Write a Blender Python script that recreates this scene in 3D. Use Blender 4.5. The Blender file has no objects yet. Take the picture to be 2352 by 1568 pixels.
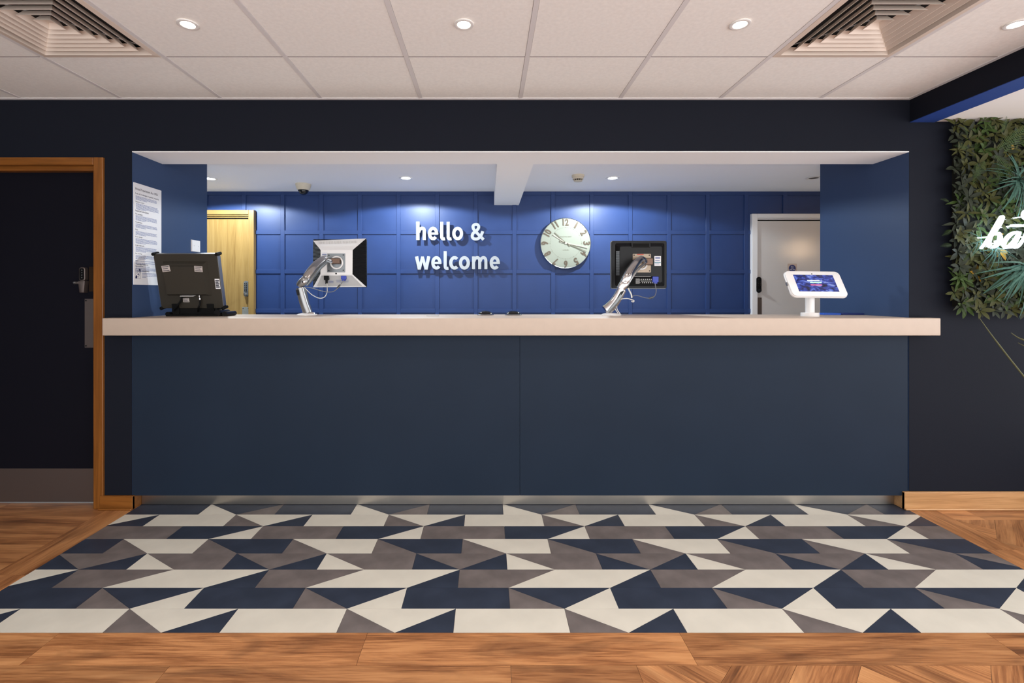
import bpy, bmesh, math, random
from mathutils import Vector, Matrix, Quaternion
random.seed(7)
R = random.Random(11)
C = bpy.context.scene.collection
sc = bpy.context.scene

# ------------------------------------------------------------------ camera
FPX, VX, VY, CAMZ = 1095.0, 1120.0, 672.0, 1.303
cam = bpy.data.cameras.new('camera'); co = bpy.data.objects.new('camera', cam); C.objects.link(co)
co.location = (0, 0, CAMZ); co.rotation_euler = (math.pi/2, 0, 0)
cam.sensor_width = 36.0; cam.lens = 36.0*FPX/2352.0
cam.shift_x = (1176-VX)/2352.0; cam.shift_y = -(784-VY)/2352.0
cam.clip_start = 0.02
sc.camera = co

# ------------------------------------------------------------------ light and exposure
vs = sc.view_settings
vs.view_transform = 'Standard'; vs.look = 'None'; vs.gamma = 1.0; vs.use_curve_mapping = False
vs.exposure = 0.0
world = bpy.data.worlds.new('lobby_daylight'); sc.world = world; world.use_nodes = True
bg = world.node_tree.nodes['Background']
bg.inputs['Color'].default_value = (0.97, 0.98, 1.0, 1)
bg.inputs['Strength'].default_value = 2.85
sc.cycles.max_bounces = 8; sc.cycles.diffuse_bounces = 5
sc.cycles.sample_clamp_indirect = 4.0

FRONT_W, FRONT_COL = 12.0, (1.0, 0.92, 0.83)
BACK_W, BACK_COL = 72.0, (0.84, 0.94, 1.0)

Y0 = 2.88            # front wall plane
YB = 4.64            # back wall plane
ZC = 2.471           # lobby ceiling
ZS = 2.158           # soffit of the opening
ZR = 2.286           # ceiling behind the desk
ZT = 1.153           # worktop
XL, XR = -2.149, 2.547

def at(px, py, Y):
    return Vector(((px-VX)/FPX*Y, Y, CAMZ+(VY-py)/FPX*Y))
def srgb(r, g, b):
    f = lambda c: (c/255/12.92 if c/255 <= 0.04045 else ((c/255+0.055)/1.055)**2.4)
    return (f(r), f(g), f(b), 1)

# ------------------------------------------------------------------ materials
def mat(name, col, rough=0.5, metal=0.0, bump=0.0, bscale=200.0, var=0.0, vscale=6.0, spec=0.5, emit=None, estr=0.0, stretch=None, coat=0.0):
    m = bpy.data.materials.new(name); m.use_nodes = True
    nt = m.node_tree; N = nt.nodes; L = nt.links; p = N['Principled BSDF']
    c = srgb(*col)
    p.inputs['Base Color'].default_value = c
    p.inputs['Roughness'].default_value = rough; p.inputs['Metallic'].default_value = metal
    p.inputs['Specular IOR Level'].default_value = spec
    if coat: p.inputs['Coat Weight'].default_value = coat; p.inputs['Coat Roughness'].default_value = 0.1
    tc = None
    if bump or var:
        tc = N.new('ShaderNodeTexCoord'); src = tc.outputs['Object']
        if stretch:
            mp = N.new('ShaderNodeMapping'); mp.inputs['Scale'].default_value = stretch
            L.new(src, mp.inputs['Vector']); src = mp.outputs['Vector']
    if var:
        n = N.new('ShaderNodeTexNoise'); n.inputs['Scale'].default_value = vscale; n.inputs['Detail'].default_value = 5
        L.new(src, n.inputs['Vector'])
        cm = N.new('ShaderNodeMapRange'); cm.inputs[1].default_value = 0.33; cm.inputs[2].default_value = 0.67
        L.new(n.outputs['Fac'], cm.inputs[0])
        mx = N.new('ShaderNodeMix'); mx.data_type = 'RGBA'
        lo = tuple(x*(1-var) for x in c[:3])+(1,); hi = tuple(min(1, x*(1+var)) for x in c[:3])+(1,)
        mx.inputs[6].default_value = lo; mx.inputs[7].default_value = hi
        L.new(cm.outputs[0], mx.inputs[0]); L.new(mx.outputs[2], p.inputs['Base Color'])
    if bump:
        n2 = N.new('ShaderNodeTexNoise'); n2.inputs['Scale'].default_value = bscale; n2.inputs['Detail'].default_value = 3
        L.new(src, n2.inputs['Vector'])
        b = N.new('ShaderNodeBump'); b.inputs['Strength'].default_value = bump; b.inputs['Distance'].default_value = 0.002
        L.new(n2.outputs['Fac'], b.inputs['Height']); L.new(b.outputs['Normal'], p.inputs['Normal'])
    if emit:
        p.inputs['Emission Color'].default_value = srgb(*emit); p.inputs['Emission Strength'].default_value = estr
    return m

def wood(name, stops, scale=(1.2, 14, 14), rough=0.38, rnd=0.25, smoke=0.0):
    """grain runs along the object's local X; every object gets its own tone and offset"""
    m = bpy.data.materials.new(name); m.use_nodes = True
    nt = m.node_tree; N = nt.nodes; L = nt.links; p = N['Principled BSDF']
    tc = N.new('ShaderNodeTexCoord'); oi = N.new('ShaderNodeObjectInfo')
    ml = N.new('ShaderNodeMath'); ml.operation = 'MULTIPLY'; ml.inputs[1].default_value = 37.0
    L.new(oi.outputs['Random'], ml.inputs[0])
    ad = N.new('ShaderNodeVectorMath'); ad.operation = 'ADD'
    L.new(tc.outputs['Object'], ad.inputs[0]); L.new(ml.outputs[0], ad.inputs[1])
    mp = N.new('ShaderNodeMapping'); mp.inputs['Scale'].default_value = scale
    L.new(ad.outputs[0], mp.inputs['Vector'])
    n = N.new('ShaderNodeTexNoise'); n.inputs['Scale'].default_value = 1.4; n.inputs['Detail'].default_value = 7
    n.inputs['Roughness'].default_value = 0.62; n.inputs['Distortion'].default_value = 0.6
    L.new(mp.outputs['Vector'], n.inputs['Vector'])
    mp2 = N.new('ShaderNodeMapping'); mp2.inputs['Scale'].default_value = (scale[0]*4, scale[1]*9, scale[2]*9)
    L.new(ad.outputs[0], mp2.inputs['Vector'])
    n2 = N.new('ShaderNodeTexNoise'); n2.inputs['Scale'].default_value = 2.0; n2.inputs['Detail'].default_value = 4
    L.new(mp2.outputs['Vector'], n2.inputs['Vector'])
    s1 = N.new('ShaderNodeMath'); s1.operation = 'MULTIPLY_ADD'; s1.inputs[1].default_value = 0.42; s1.inputs[2].default_value = -0.21
    L.new(n2.outputs['Fac'], s1.inputs[0])
    s2 = N.new('ShaderNodeMath'); s2.operation = 'ADD'
    L.new(n.outputs['Fac'], s2.inputs[0]); L.new(s1.outputs[0], s2.inputs[1])
    rp = N.new('ShaderNodeValToRGB'); cr = rp.color_ramp
    while len(cr.elements) < len(stops): cr.elements.new(0.5)
    for e, (pos, col) in zip(cr.elements, stops): e.position = pos; e.color = srgb(*col)
    L.new(s2.outputs[0], rp.inputs[0])
    hs = N.new('ShaderNodeHueSaturation')
    mr = N.new('ShaderNodeMapRange'); mr.inputs[3].default_value = 1-rnd; mr.inputs[4].default_value = 1+rnd
    L.new(oi.outputs['Random'], mr.inputs[0]); L.new(mr.outputs[0], hs.inputs['Value'])
    src = rp.outputs[0]
    if smoke:
        mp3 = N.new('ShaderNodeMapping'); mp3.inputs['Scale'].default_value = (1.6, 6, 6); L.new(ad.outputs[0], mp3.inputs['Vector'])
        n3 = N.new('ShaderNodeTexNoise'); n3.inputs['Scale'].default_value = 1.5; n3.inputs['Detail'].default_value = 4; n3.inputs['Distortion'].default_value = 1.0
        L.new(mp3.outputs[0], n3.inputs['Vector'])
        m3 = N.new('ShaderNodeMapRange'); m3.inputs[1].default_value = 0.52; m3.inputs[2].default_value = 0.72; m3.inputs[3].default_value = 0.0; m3.inputs[4].default_value = smoke
        L.new(n3.outputs['Fac'], m3.inputs[0])
        x3 = N.new('ShaderNodeMix'); x3.data_type = 'RGBA'; x3.inputs[7].default_value = srgb(82, 52, 36)
        L.new(m3.outputs[0], x3.inputs[0]); L.new(src, x3.inputs[6]); src = x3.outputs[2]
    L.new(src, hs.inputs['Color']); L.new(hs.outputs[0], p.inputs['Base Color'])
    p.inputs['Roughness'].default_value = rough
    b = N.new('ShaderNodeBump'); b.inputs['Strength'].default_value = 0.12; b.inputs['Distance'].default_value = 0.001
    L.new(n2.outputs['Fac'], b.inputs['Height']); L.new(b.outputs['Normal'], p.inputs['Normal'])
    return m

M = {}
M['navy'] = mat('navy_wall_paint', (25, 28, 37), 0.6, bump=0.15, bscale=260, spec=0.08)
M['reveal'] = mat('navy_reveal_paint', (54, 72, 104), 0.5, bump=0.15, bscale=260, spec=0.2)
M['panel'] = mat('slate_blue_laminate', (31, 42, 57), 0.5, spec=0.12, bump=0.03, bscale=400, var=0.04, vscale=3)
M['blue'] = mat('royal_blue_paint', (40, 62, 110), 0.42, spec=0.35, bump=0.12, bscale=240, var=0.04)
M['bulk'] = mat('bulkhead_blue_paint', (40, 72, 150), 0.5, bump=0.1, bscale=260)
M['tile_c'] = mat('mineral_ceiling_tile', (247, 244, 240), 0.9, bump=0.35, bscale=320, var=0.03, vscale=60)
M['grid'] = mat('ceiling_grid_enamel', (226, 222, 222), 0.5)
M['plaster'] = mat('white_plaster_paint', (250, 249, 247), 0.7, bump=0.08, bscale=150)
M['rearceil'] = mat('grey_white_ceiling_paint', (242, 242, 244), 0.75, bump=0.08, bscale=150)
M['top'] = mat('cream_solid_surface', (190, 172, 156), 0.5, var=0.02, vscale=20)
M['steel'] = mat('brushed_steel', (178, 172, 164), 0.3, 1.0, bump=0.12, bscale=60, stretch=(1, 60, 60))
M['alu'] = mat('satin_aluminium', (116, 106, 102), 0.5, 0.85, bump=0.06, bscale=60, stretch=(40, 1, 1))
M['plate'] = mat('pale_aluminium', (176, 178, 170), 0.4, 0.6)
M['door_dark'] = mat('dark_navy_door_paint', (18, 18, 26), 0.6, spec=0.08, bump=0.1, bscale=200)
M['white_gloss'] = mat('white_gloss_door', (216, 211, 208), 0.16, bump=0.28, bscale=170, spec=0.6)
M['white_frame'] = mat('white_gloss_frame', (238, 236, 236), 0.25, bump=0.1, bscale=90)
M['chrome'] = mat('polished_chrome', (190, 188, 188), 0.16, 1.0)
M['satin'] = mat('satin_silver', (158, 158, 158), 0.32, 0.9)
M['greymetal'] = mat('grey_metal', (128, 132, 134), 0.35, 0.7)
M['tan'] = mat('tan_metal', (150, 134, 116), 0.35, 0.6)
M['copper'] = mat('warm_cast_metal', (112, 88, 74), 0.4, 0.5)
M['black'] = mat('black_plastic', (16, 16, 17), 0.35, spec=0.25)
M['black_m'] = mat('matt_black_rubber', (14, 14, 14), 0.7, spec=0.15)
M['blackglass'] = mat('black_dome_glass', (10, 10, 12), 0.06)
M['charcoal'] = mat('olive_charcoal_metal', (52, 48, 41), 0.5, 0.0, spec=0.2, bump=0.04, bscale=300)
M['white_p'] = mat('white_plastic', (236, 234, 232), 0.32)
M['greyp'] = mat('pale_grey_plastic', (188, 186, 184), 0.4)
M['beigep'] = mat('beige_plastic', (206, 196, 176), 0.45)
M['rib'] = mat('ribbed_black_plastic', (22, 22, 24), 0.55, spec=0.08)
M['paper'] = mat('white_paper', (228, 228, 230), 0.6)
M['label'] = mat('grey_label', (186, 176, 170), 0.55)
M['ink'] = mat('dark_ink', (40, 42, 56), 0.7)
M['inklight'] = mat('grey_blue_ink', (128, 138, 172), 0.7)
M['inknavy'] = mat('navy_ink', (28, 36, 84), 0.7)
M['signblue'] = mat('sign_blue', (30, 48, 110), 0.5)
M['vga'] = mat('vga_blue_plastic', (44, 66, 170), 0.4)
M['cable'] = mat('grey_cable', (120, 120, 122), 0.35)
M['cablew'] = mat('white_cable', (225, 222, 215), 0.4)
M['letter'] = mat('white_acrylic_letter', (168, 171, 174), 0.35)
M['clockface'] = mat('pale_sage_clock_face', (152, 156, 142), 0.3, 0.1, spec=0.3)
M['bronze'] = mat('bronze_numeral', (104, 92, 78), 0.35, 0.6)
M['silver'] = mat('pale_gold_hand_lit', (206, 200, 180), 0.25, 0.6)
M['handdark'] = mat('shaded_hand_and_dial_print', (122, 120, 104), 0.3, 0.5)
M['seam'] = mat('tile_gap_shade', (74, 64, 58), 0.9, spec=0.1)
M['dark'] = mat('duct_black', (10, 9, 9), 0.9)
M['vent'] = mat('vent_enamel', (226, 210, 196), 0.4)
M['leaf_b'] = mat('leaflet_blue', (50, 96, 200), 0.35)
M['pot'] = mat('grey_pot', (96, 94, 92), 0.6, bump=0.2, bscale=60)
M['soil'] = mat('soil', (48, 38, 30), 0.95, bump=0.8, bscale=80)
M['lens'] = mat('lamp_lens', (255, 244, 226), 0.3, emit=(255, 240, 214), estr=22.0)
M['lens_cool'] = mat('cool_lamp_lens', (244, 250, 255), 0.3, emit=(232, 246, 255), estr=26.0)
M['lens_off'] = mat('unlit_lamp_lens', (60, 60, 62), 0.2)
M['neon'] = mat('white_neon', (240, 248, 255), 0.3, emit=(214, 234, 255), estr=9.0)
M['oakf'] = wood('oak_frame', [(0.25, (100, 58, 18)), (0.55, (132, 80, 30)), (0.8, (150, 96, 42))], (1.0, 20, 20), 0.35, 0.04)
M['oaks'] = wood('oak_skirting', [(0.25, (150, 106, 62)), (0.55, (190, 144, 96)), (0.8, (206, 162, 114))], (1.0, 20, 20), 0.35, 0.04)
M['oakd'] = wood('oak_door_veneer', [(0.2, (126, 96, 50)), (0.5, (152, 122, 70)), (0.8, (168, 138, 86))], (1.0, 16, 16), 0.35, 0.03)
M['plank'] = wood('brown_oak_plank', [(0.22, (88, 54, 32)), (0.40, (150, 98, 60)), (0.56, (192, 134, 86)), (0.8, (214, 158, 106))], (0.9, 9, 9), 0.36, 0.14, 0.5)
M['plankbase'] = wood('brown_oak_floor', [(0.25, (110, 62, 34)), (0.5, (160, 98, 56)), (0.8, (190, 126, 78))], (0.9, 9, 9), 0.4, 0.0)
M['t_white'] = mat('cream_vinyl_tile', (218, 213, 200), 0.38, var=0.05, vscale=7, bump=0.05, bscale=60)
M['t_navy'] = mat('navy_vinyl_tile', (50, 57, 72), 0.4, var=0.16, vscale=9, spec=0.3, bump=0.05, bscale=60)
M['t_grey'] = mat('grey_stone_vinyl_tile', (112, 104, 102), 0.42, var=0.2, vscale=9, spec=0.35, bump=0.08, bscale=60)
M['joint'] = mat('tile_joint', (126, 120, 114), 0.8)
M['stem'] = mat('olive_stem', (84, 84, 52), 0.6)
LEAF = [mat('dark_leaf', (42, 48, 36), 0.5, spec=0.15, var=0.25, vscale=30), mat('olive_leaf', (62, 64, 30), 0.5, spec=0.15, var=0.25, vscale=30),
        mat('green_leaf', (54, 72, 32), 0.5, spec=0.15, var=0.25, vscale=30), mat('yellow_leaf', (140, 108, 30), 0.5, spec=0.15, var=0.2, vscale=30),
        mat('blue_green_blade', (70, 104, 92), 0.5, spec=0.15, var=0.2, vscale=20), mat('fern_leaf', (66, 86, 50), 0.5, spec=0.15, var=0.2, vscale=30)]

# ribbed side cheeks of the white monitor
def add_wave(m, scale):
    nt = m.node_tree; N = nt.nodes; L = nt.links
    tc = N.new('ShaderNodeTexCoord'); w = N.new('ShaderNodeTexWave'); w.bands_direction = 'Z'; w.inputs['Scale'].default_value = scale
    b = N.new('ShaderNodeBump'); b.inputs['Strength'].default_value = 0.8; b.inputs['Distance'].default_value = 0.003
    L.new(tc.outputs['Object'], w.inputs['Vector']); L.new(w.outputs['Fac'], b.inputs['Height'])
    L.new(b.outputs['Normal'], N['Principled BSDF'].inputs['Normal'])
add_wave(M['rib'], 32)

# tablet screen: a lit picture of blurred blue lights
def screen_mat():
    m = bpy.data.materials.new('tablet_screen_picture'); m.use_nodes = True
    nt = m.node_tree; N = nt.nodes; L = nt.links; p = N['Principled BSDF']
    tc = N.new('ShaderNodeTexCoord'); mp = N.new('ShaderNodeMapping'); mp.inputs['Scale'].default_value = (16, 30, 30)
    L.new(tc.outputs['Object'], mp.inputs['Vector'])
    n = N.new('ShaderNodeTexNoise'); n.inputs['Scale'].default_value = 1.6; n.inputs['Detail'].default_value = 5; n.inputs['Distortion'].default_value = 0.8
    L.new(mp.outputs[0], n.inputs['Vector'])
    rp = N.new('ShaderNodeValToRGB'); cr = rp.color_ramp
    for k in range(2): cr.elements.new(0.5)
    for e, (q, c) in zip(cr.elements, [(0.36, (18, 20, 44)), (0.5, (46, 66, 168)), (0.6, (96, 124, 226)), (0.74, (206, 220, 255))]):
        e.position = q; e.color = srgb(*c)
    L.new(n.outputs['Fac'], rp.inputs[0]); L.new(rp.outputs[0], p.inputs['Emission Color'])
    p.inputs['Emission Strength'].default_value = 0.8; p.inputs['Base Color'].default_value = (0.01, 0.01, 0.02, 1); p.inputs['Roughness'].default_value = 0.12
    return m
M['screen'] = screen_mat()
M['scr_white'] = mat('screen_white', (200, 226, 250), 0.3, emit=(190, 220, 250), estr=0.8)
M['scr_green'] = mat('screen_green', (170, 226, 190), 0.3, emit=(150, 220, 180), estr=0.7)
M['scr_red'] = mat('screen_red', (180, 90, 130), 0.3, emit=(190, 80, 120), estr=0.6)

# ------------------------------------------------------------------ mesh helpers (all in world coordinates; obj() re-bases to the thing)
def box(bm, x0, x1, y0, y1, z0, z1):
    v = [bm.verts.new((x, y, z)) for z in (z0, z1) for y in (y0, y1) for x in (x0, x1)]
    for f in ((0, 2, 3, 1), (4, 5, 7, 6), (0, 1, 5, 4), (2, 6, 7, 3), (0, 4, 6, 2), (1, 3, 7, 5)):
        bm.faces.new([v[i] for i in f])
    return v
class Frame:
    def __init__(s, o, ux, uy, un):
        s.o = Vector(o); s.ux = Vector(ux).normalized(); s.uy = Vector(uy).normalized(); s.un = Vector(un).normalized()
    def p(s, x, y, n=0.0): return s.o + s.ux*x + s.uy*y + s.un*n
def fbox(bm, F, x0, x1, y0, y1, n0, n1, ins=0.0):
    """box in a frame; the n1 face may be inset (bevelled bump-out)"""
    lo = [F.p(x, y, n0) for x, y in ((x0, y0), (x1, y0), (x1, y1), (x0, y1))]
    hi = [F.p(x, y, n1) for x, y in ((x0+ins, y0+ins), (x1-ins, y0+ins), (x1-ins, y1-ins), (x0+ins, y1-ins))]
    a = [bm.verts.new(q) for q in lo]; b = [bm.verts.new(q) for q in hi]
    bm.faces.new(a[::-1]); bm.faces.new(b)
    for i in range(4): bm.faces.new([a[i], a[(i+1) % 4], b[(i+1) % 4], b[i]])
def prism(bm, poly, F, n0, n1):
    a = [bm.verts.new(F.p(x, y, n0)) for x, y in poly]; b = [bm.verts.new(F.p(x, y, n1)) for x, y in poly]
    bm.faces.new(a[::-1]); bm.faces.new(b)
    k = len(poly)
    for i in range(k): bm.faces.new([a[i], a[(i+1) % k], b[(i+1) % k], b[i]])
def rrect(x0, x1, y0, y1, r, n=5):
    out = []
    for cx, cy, a0 in ((x1-r, y0+r, -90), (x1-r, y1-r, 0), (x0+r, y1-r, 90), (x0+r, y0+r, 180)):
        for i in range(n+1):
            a = math.radians(a0+90*i/n); out.append((cx+r*math.cos(a), cy+r*math.sin(a)))
    return out
def circ(cx, cy, r, n=24, ry=None):
    return [(cx+r*math.cos(2*math.pi*i/n), cy+(ry or r)*math.sin(2*math.pi*i/n)) for i in range(n)]
def tube(bm, pts, r, n=8, cap=True):
    pts = [Vector(p) for p in pts]; rs = r if isinstance(r, (list, tuple)) else [r]*len(pts)
    rings = []; prev = None
    for i, p in enumerate(pts):
        t = (pts[min(i+1, len(pts)-1)]-pts[max(i-1, 0)]).normalized()
        if prev is None:
            a = t.cross(Vector((0, 0, 1)))
            if a.length < 1e-3: a = t.cross(Vector((1, 0, 0)))
        else:
            a = prev - t*prev.dot(t)
        a.normalize(); prev = a; b = t.cross(a)
        rings.append([bm.verts.new(p+a*rs[i]*math.cos(2*math.pi*k/n)+b*rs[i]*math.sin(2*math.pi*k/n)) for k in range(n)])
    for i in range(len(rings)-1):
        for k in range(n):
            bm.faces.new([rings[i][k], rings[i][(k+1) % n], rings[i+1][(k+1) % n], rings[i+1][k]])
    if cap: bm.faces.new(rings[0][::-1]); bm.faces.new(rings[-1])
def lathe(bm, prof, c, axis=(0, 0, 1), n=28):
    q = Vector((0, 0, 1)).rotation_difference(Vector(axis)); c = Vector(c); rings = []
    for r, z in prof:
        if r < 1e-6: rings.append([bm.verts.new(c+q @ Vector((0, 0, z)))])
        else: rings.append([bm.verts.new(c+q @ Vector((r*math.cos(2*math.pi*k/n), r*math.sin(2*math.pi*k/n), z))) for k in range(n)])
    for a, b in zip(rings, rings[1:]):
        for k in range(n):
            va = [a[k % len(a)], a[(k+1) % len(a)]]; vb = [b[(k+1) % len(b)], b[k % len(b)]]
            f = []
            for v in va+vb:
                if v not in f: f.append(v)
            if len(f) > 2: bm.faces.new(f)
def crom(pts, k=6):
    out = []
    P = [pts[0]]+list(pts)+[pts[-1]]
    for i in range(1, len(P)-2):
        for s in range(k):
            t = s/k; a, b, c, d = (P[i+j] for j in (-1, 0, 1, 2))
            out.append(tuple(0.5*((2*b[q])+(-a[q]+c[q])*t+(2*a[q]-5*b[q]+4*c[q]-d[q])*t*t+(-a[q]+3*b[q]-3*c[q]+d[q])*t**3) for q in range(len(b))))
    out.append(tuple(pts[-1])); return out
def ribbon(bm, pts, F, n0, n1, w=None, closed=False, round_=False):
    """flat stroke with (x, y[, width]) points in a frame, extruded from n0 to n1"""
    k = len(pts); Lr = []
    for i in range(k):
        a = pts[(i-1) % k] if closed else pts[max(i-1, 0)]; b = pts[(i+1) % k] if closed else pts[min(i+1, k-1)]
        dx, dy = b[0]-a[0], b[1]-a[1]; l = math.hypot(dx, dy) or 1; h = (w if w else pts[i][2])/2
        nx, ny = -dy/l*h, dx/l*h; x, y = pts[i][0], pts[i][1]
        Lr.append([bm.verts.new(F.p(x+nx, y+ny, n1)), bm.verts.new(F.p(x-nx, y-ny, n1)), bm.verts.new(F.p(x-nx, y-ny, n0)), bm.verts.new(F.p(x+nx, y+ny, n0))])
    for i in range(k if closed else k-1):
        a, b = Lr[i], Lr[(i+1) % k]
        for j in range(4): bm.faces.new([a[j], b[j], b[(j+1) % 4], a[(j+1) % 4]])
    if not closed: bm.faces.new(Lr[0]); bm.faces.new(Lr[-1][::-1])
    if round_:
        for q in (pts[0], pts[-1]): prism(bm, circ(q[0], q[1], (w if w else q[2])/2, 16), F, n0+0.0003, n1-0.0003)
def bev(bm, w, seg=2, ang=0.6):
    bmesh.ops.remove_doubles(bm, verts=bm.verts, dist=1e-6)
    es = [e for e in bm.edges if len(e.link_faces) == 2 and e.calc_face_angle(0) > ang]
    bmesh.ops.bevel(bm, geom=es, offset=w, segments=seg, profile=0.5, affect='EDGES', clamp_overlap=True)

ROOT = {}
def mesh_of(name, bm, m, base=(0, 0, 0), smooth=False):
    bmesh.ops.recalc_face_normals(bm, faces=bm.faces)
    bmesh.ops.translate(bm, verts=bm.verts, vec=-Vector(base))
    me = bpy.data.meshes.new(name); bm.to_mesh(me); bm.free()
    for x in (m if isinstance(m, list) else [m]): me.materials.append(x)
    if smooth:
        me.polygons.foreach_set('use_smooth', [True]*len(me.polygons)); me.set_sharp_from_angle(angle=0.7)
    return me
def obj(name, bm, m, parent=None, base=None, smooth=False, label=None):
    b = Vector(base) if base is not None else (ROOT[parent.name] if parent else Vector((0, 0, 0)))
    o = bpy.data.objects.new(name, mesh_of(name, bm, m, b, smooth)); C.objects.link(o)
    if parent: o.parent = parent
    else: o.location = b
    ROOT[o.name] = b
    if label: o['label'] = label
    return o
def tag(o, label, cat, group=None):
    o['label'] = label; o['category'] = cat
    if group: o['group'] = group
    return o
def thing(name, label, cat, loc, group=None):
    o = bpy.data.objects.new(name, None); C.objects.link(o); o.location = loc; o.empty_display_size = 0.05
    ROOT[o.name] = Vector(loc); return tag(o, label, cat, group)
def setting(name, loc=(0, 0, 0)):
    o = bpy.data.objects.new(name, None); C.objects.link(o); o.location = loc; o['kind'] = 'structure'
    ROOT[o.name] = Vector(loc); return o
def struct(name, bm, m, **k):
    o = obj(name, bm, m, **k)
    if o.parent is None: o['kind'] = 'structure'
    return o
def B(): return bmesh.new()
def bx(*a):
    bm = bmesh.new(); box(bm, *a); return bm

_tx = {}
def text_bm(s, F, x, y, width=None, height=None, n0=0.0, n1=0.001, align='left', bold=0.0):
    """lettering laid in a frame with its lower left (or centre) at x, y"""
    key = (s, bold)
    if key not in _tx:
        cu = bpy.data.curves.new('lettering', 'FONT'); cu.body = s; cu.size = 1.0; cu.resolution_u = 3; cu.offset = bold; cu.fill_mode = 'FRONT'
        o = bpy.data.objects.new('lettering', cu)
        me = o.to_mesh(); vs_ = [v.co.copy() for v in me.vertices]; fs = [tuple(p.vertices) for p in me.polygons]
        o.to_mesh_clear(); bpy.data.objects.remove(o); bpy.data.curves.remove(cu)
        _tx[key] = (vs_, fs)
    vs_, fs = _tx[key]
    x0, x1 = min(v.x for v in vs_), max(v.x for v in vs_); y0, y1 = min(v.y for v in vs_), max(v.y for v in vs_)
    if height is None: sx = sy = width/(x1-x0)
    elif width is None: sx = sy = height/(y1-y0)
    else: sx, sy = width/(x1-x0), height/(y1-y0)
    bm = bmesh.new(); off = (x1-x0)*sx/2 if align == 'centre' else 0; offy = (y1-y0)*sy/2 if align == 'centre' else 0
    vv = [bm.verts.new(F.p(x+(v.x-x0)*sx-off, y+(v.y-y0)*sy-offy, n0)) for v in vs_]
    for f in fs:
        try: bm.faces.new([vv[i] for i in f])
        except ValueError: pass
    if n1 > n0:
        g = bmesh.ops.extrude_face_region(bm, geom=list(bm.faces))
        bmesh.ops.translate(bm, verts=[e for e in g['geom'] if isinstance(e, bmesh.types.BMVert)], vec=F.un*(n1-n0))
    return bm

# ================================================================== SETTING
# --- front wall with the desk opening and the doorway on the left
bm = B()
YT = 3.15
box(bm, -3.62, -3.34, Y0, YT, 0, 2.52)
box(bm, -3.34, -2.33, Y0, YT, 2.10, 2.52)
box(bm, -2.33, XL, Y0, YT, 0, 2.52)
box(bm, XL, XR, Y0, YT, ZS, 2.52)
box(bm, XR, 5.2, Y0, YT, 0, 2.52)
struct('wall_front', bm, M['navy'])
struct('wall_reveal_left', bx(-2.34, XL+0.001, Y0+0.002, 3.65, 0, ZS-0.001), M['reveal'])
struct('wall_reveal_right', bx(XR-0.001, 2.72, Y0+0.002, 3.65, 0, ZS-0.001), M['reveal'])
bm = B(); box(bm, -2.34, XL+0.001, YT, 3.65, ZS-0.002, ZR+0.02); box(bm, XR-0.001, 2.72, YT, 3.65, ZS-0.002, ZR+0.02)
struct('wall_reveal_upper', bm, M['reveal'])
struct('trim_1', bx(XL, XR, Y0+0.001, YT, ZS-0.006, ZS+0.002), M['plaster'])          # white soffit of the opening
struct('wall_left_blocker', bx(-3.74, -3.62, -4.0, YT, 0, 2.52), M['navy'])  # unseen wall, added and run far back to keep light off the left
# --- room behind the desk
struct('ceiling_rear', bx(-3.5, 4.0, YT, YB+0.1, ZR, ZR+0.05), M['rearceil'])
struct('ceiling_beam', bx(0.063, 0.303, YT-0.002, YB, ZS-0.004, ZR+0.01), M['plaster'])
struct('wall_rear_left', bx(-3.5, -3.4, YT, YB+0.1, 0, ZR), M['plaster'])  # unseen side wall, made white to bounce light into the desk room
struct('wall_rear_right', bx(3.8, 3.9, YT, YB+0.1, 0, ZR), M['plaster'])  # also unseen and white for its bounce
wb = struct('wall_back', bx(-3.5, 4.0, YB, YB+0.1, 0, ZR+0.04), M['blue'])
SX, SZ, BWd = 0.3755, 0.3813, 0.038
def batten(x0, x1, z0, z1):
    bm = B(); box(bm, x0, x1, YB-0.011, YB+0.002, z0, z1); bev(bm, 0.0015, 1)
    obj('batten', bm, M['blue'], wb)
xs = [(649.8-VX)/236+SX*k for k in range(-3, 16)]
zs = [1.889-SZ*k for k in range(-1, 5)]
for x in xs: batten(x-BWd/2, x+BWd/2, 0.0, ZR)
for z in zs:
    for a, b in zip(xs, xs[1:]): batten(a+BWd/2, b-BWd/2, z-BWd/2, min(z+BWd/2, ZR))
# --- floor: base slab, wood planks and the inlaid geometric tiles
fl = struct('floor', bx(-3.8, 5.4, -0.6, YB+0.2, -0.06, -0.0035), M['joint'])
def clip(poly, x0, x1, y0, y1):
    for ax, s, lim in ((0, 1, x0), (0, -1, x1), (1, 1, y0), (1, -1, y1)):
        out = []
        for i in range(len(poly)):
            p, q = poly[i-1], poly[i]; dp, dq = s*(p[ax]-lim), s*(q[ax]-lim)
            if (dp >= 0) != (dq >= 0):
                t = dp/(dp-dq); out.append((p[0]+(q[0]-p[0])*t, p[1]+(q[1]-p[1])*t))
            if dq >= 0: out.append(q)
        poly = out
        if len(poly) < 3: return None
    return poly
def area(p): return abs(sum(p[i-1][0]*p[i][1]-p[i][0]*p[i-1][1] for i in range(len(p))))/2
def inset(poly, d):
    if sum(poly[i-1][0]*poly[i][1]-poly[i][0]*poly[i-1][1] for i in range(len(poly))) < 0: poly = poly[::-1]
    n = len(poly); out = []
    for i in range(n):
        p0, p1, p2 = (Vector(poly[(i+j) % n]) for j in (-1, 0, 1))
        a = (p1-p0).normalized(); b = (p2-p1).normalized()
        na, nb = Vector((-a.y, a.x)), Vector((-b.y, b.x)); m = na+nb
        m = m/max(m.dot(na), 0.35); out.append(tuple(p1+m*d))
    return out
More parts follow.
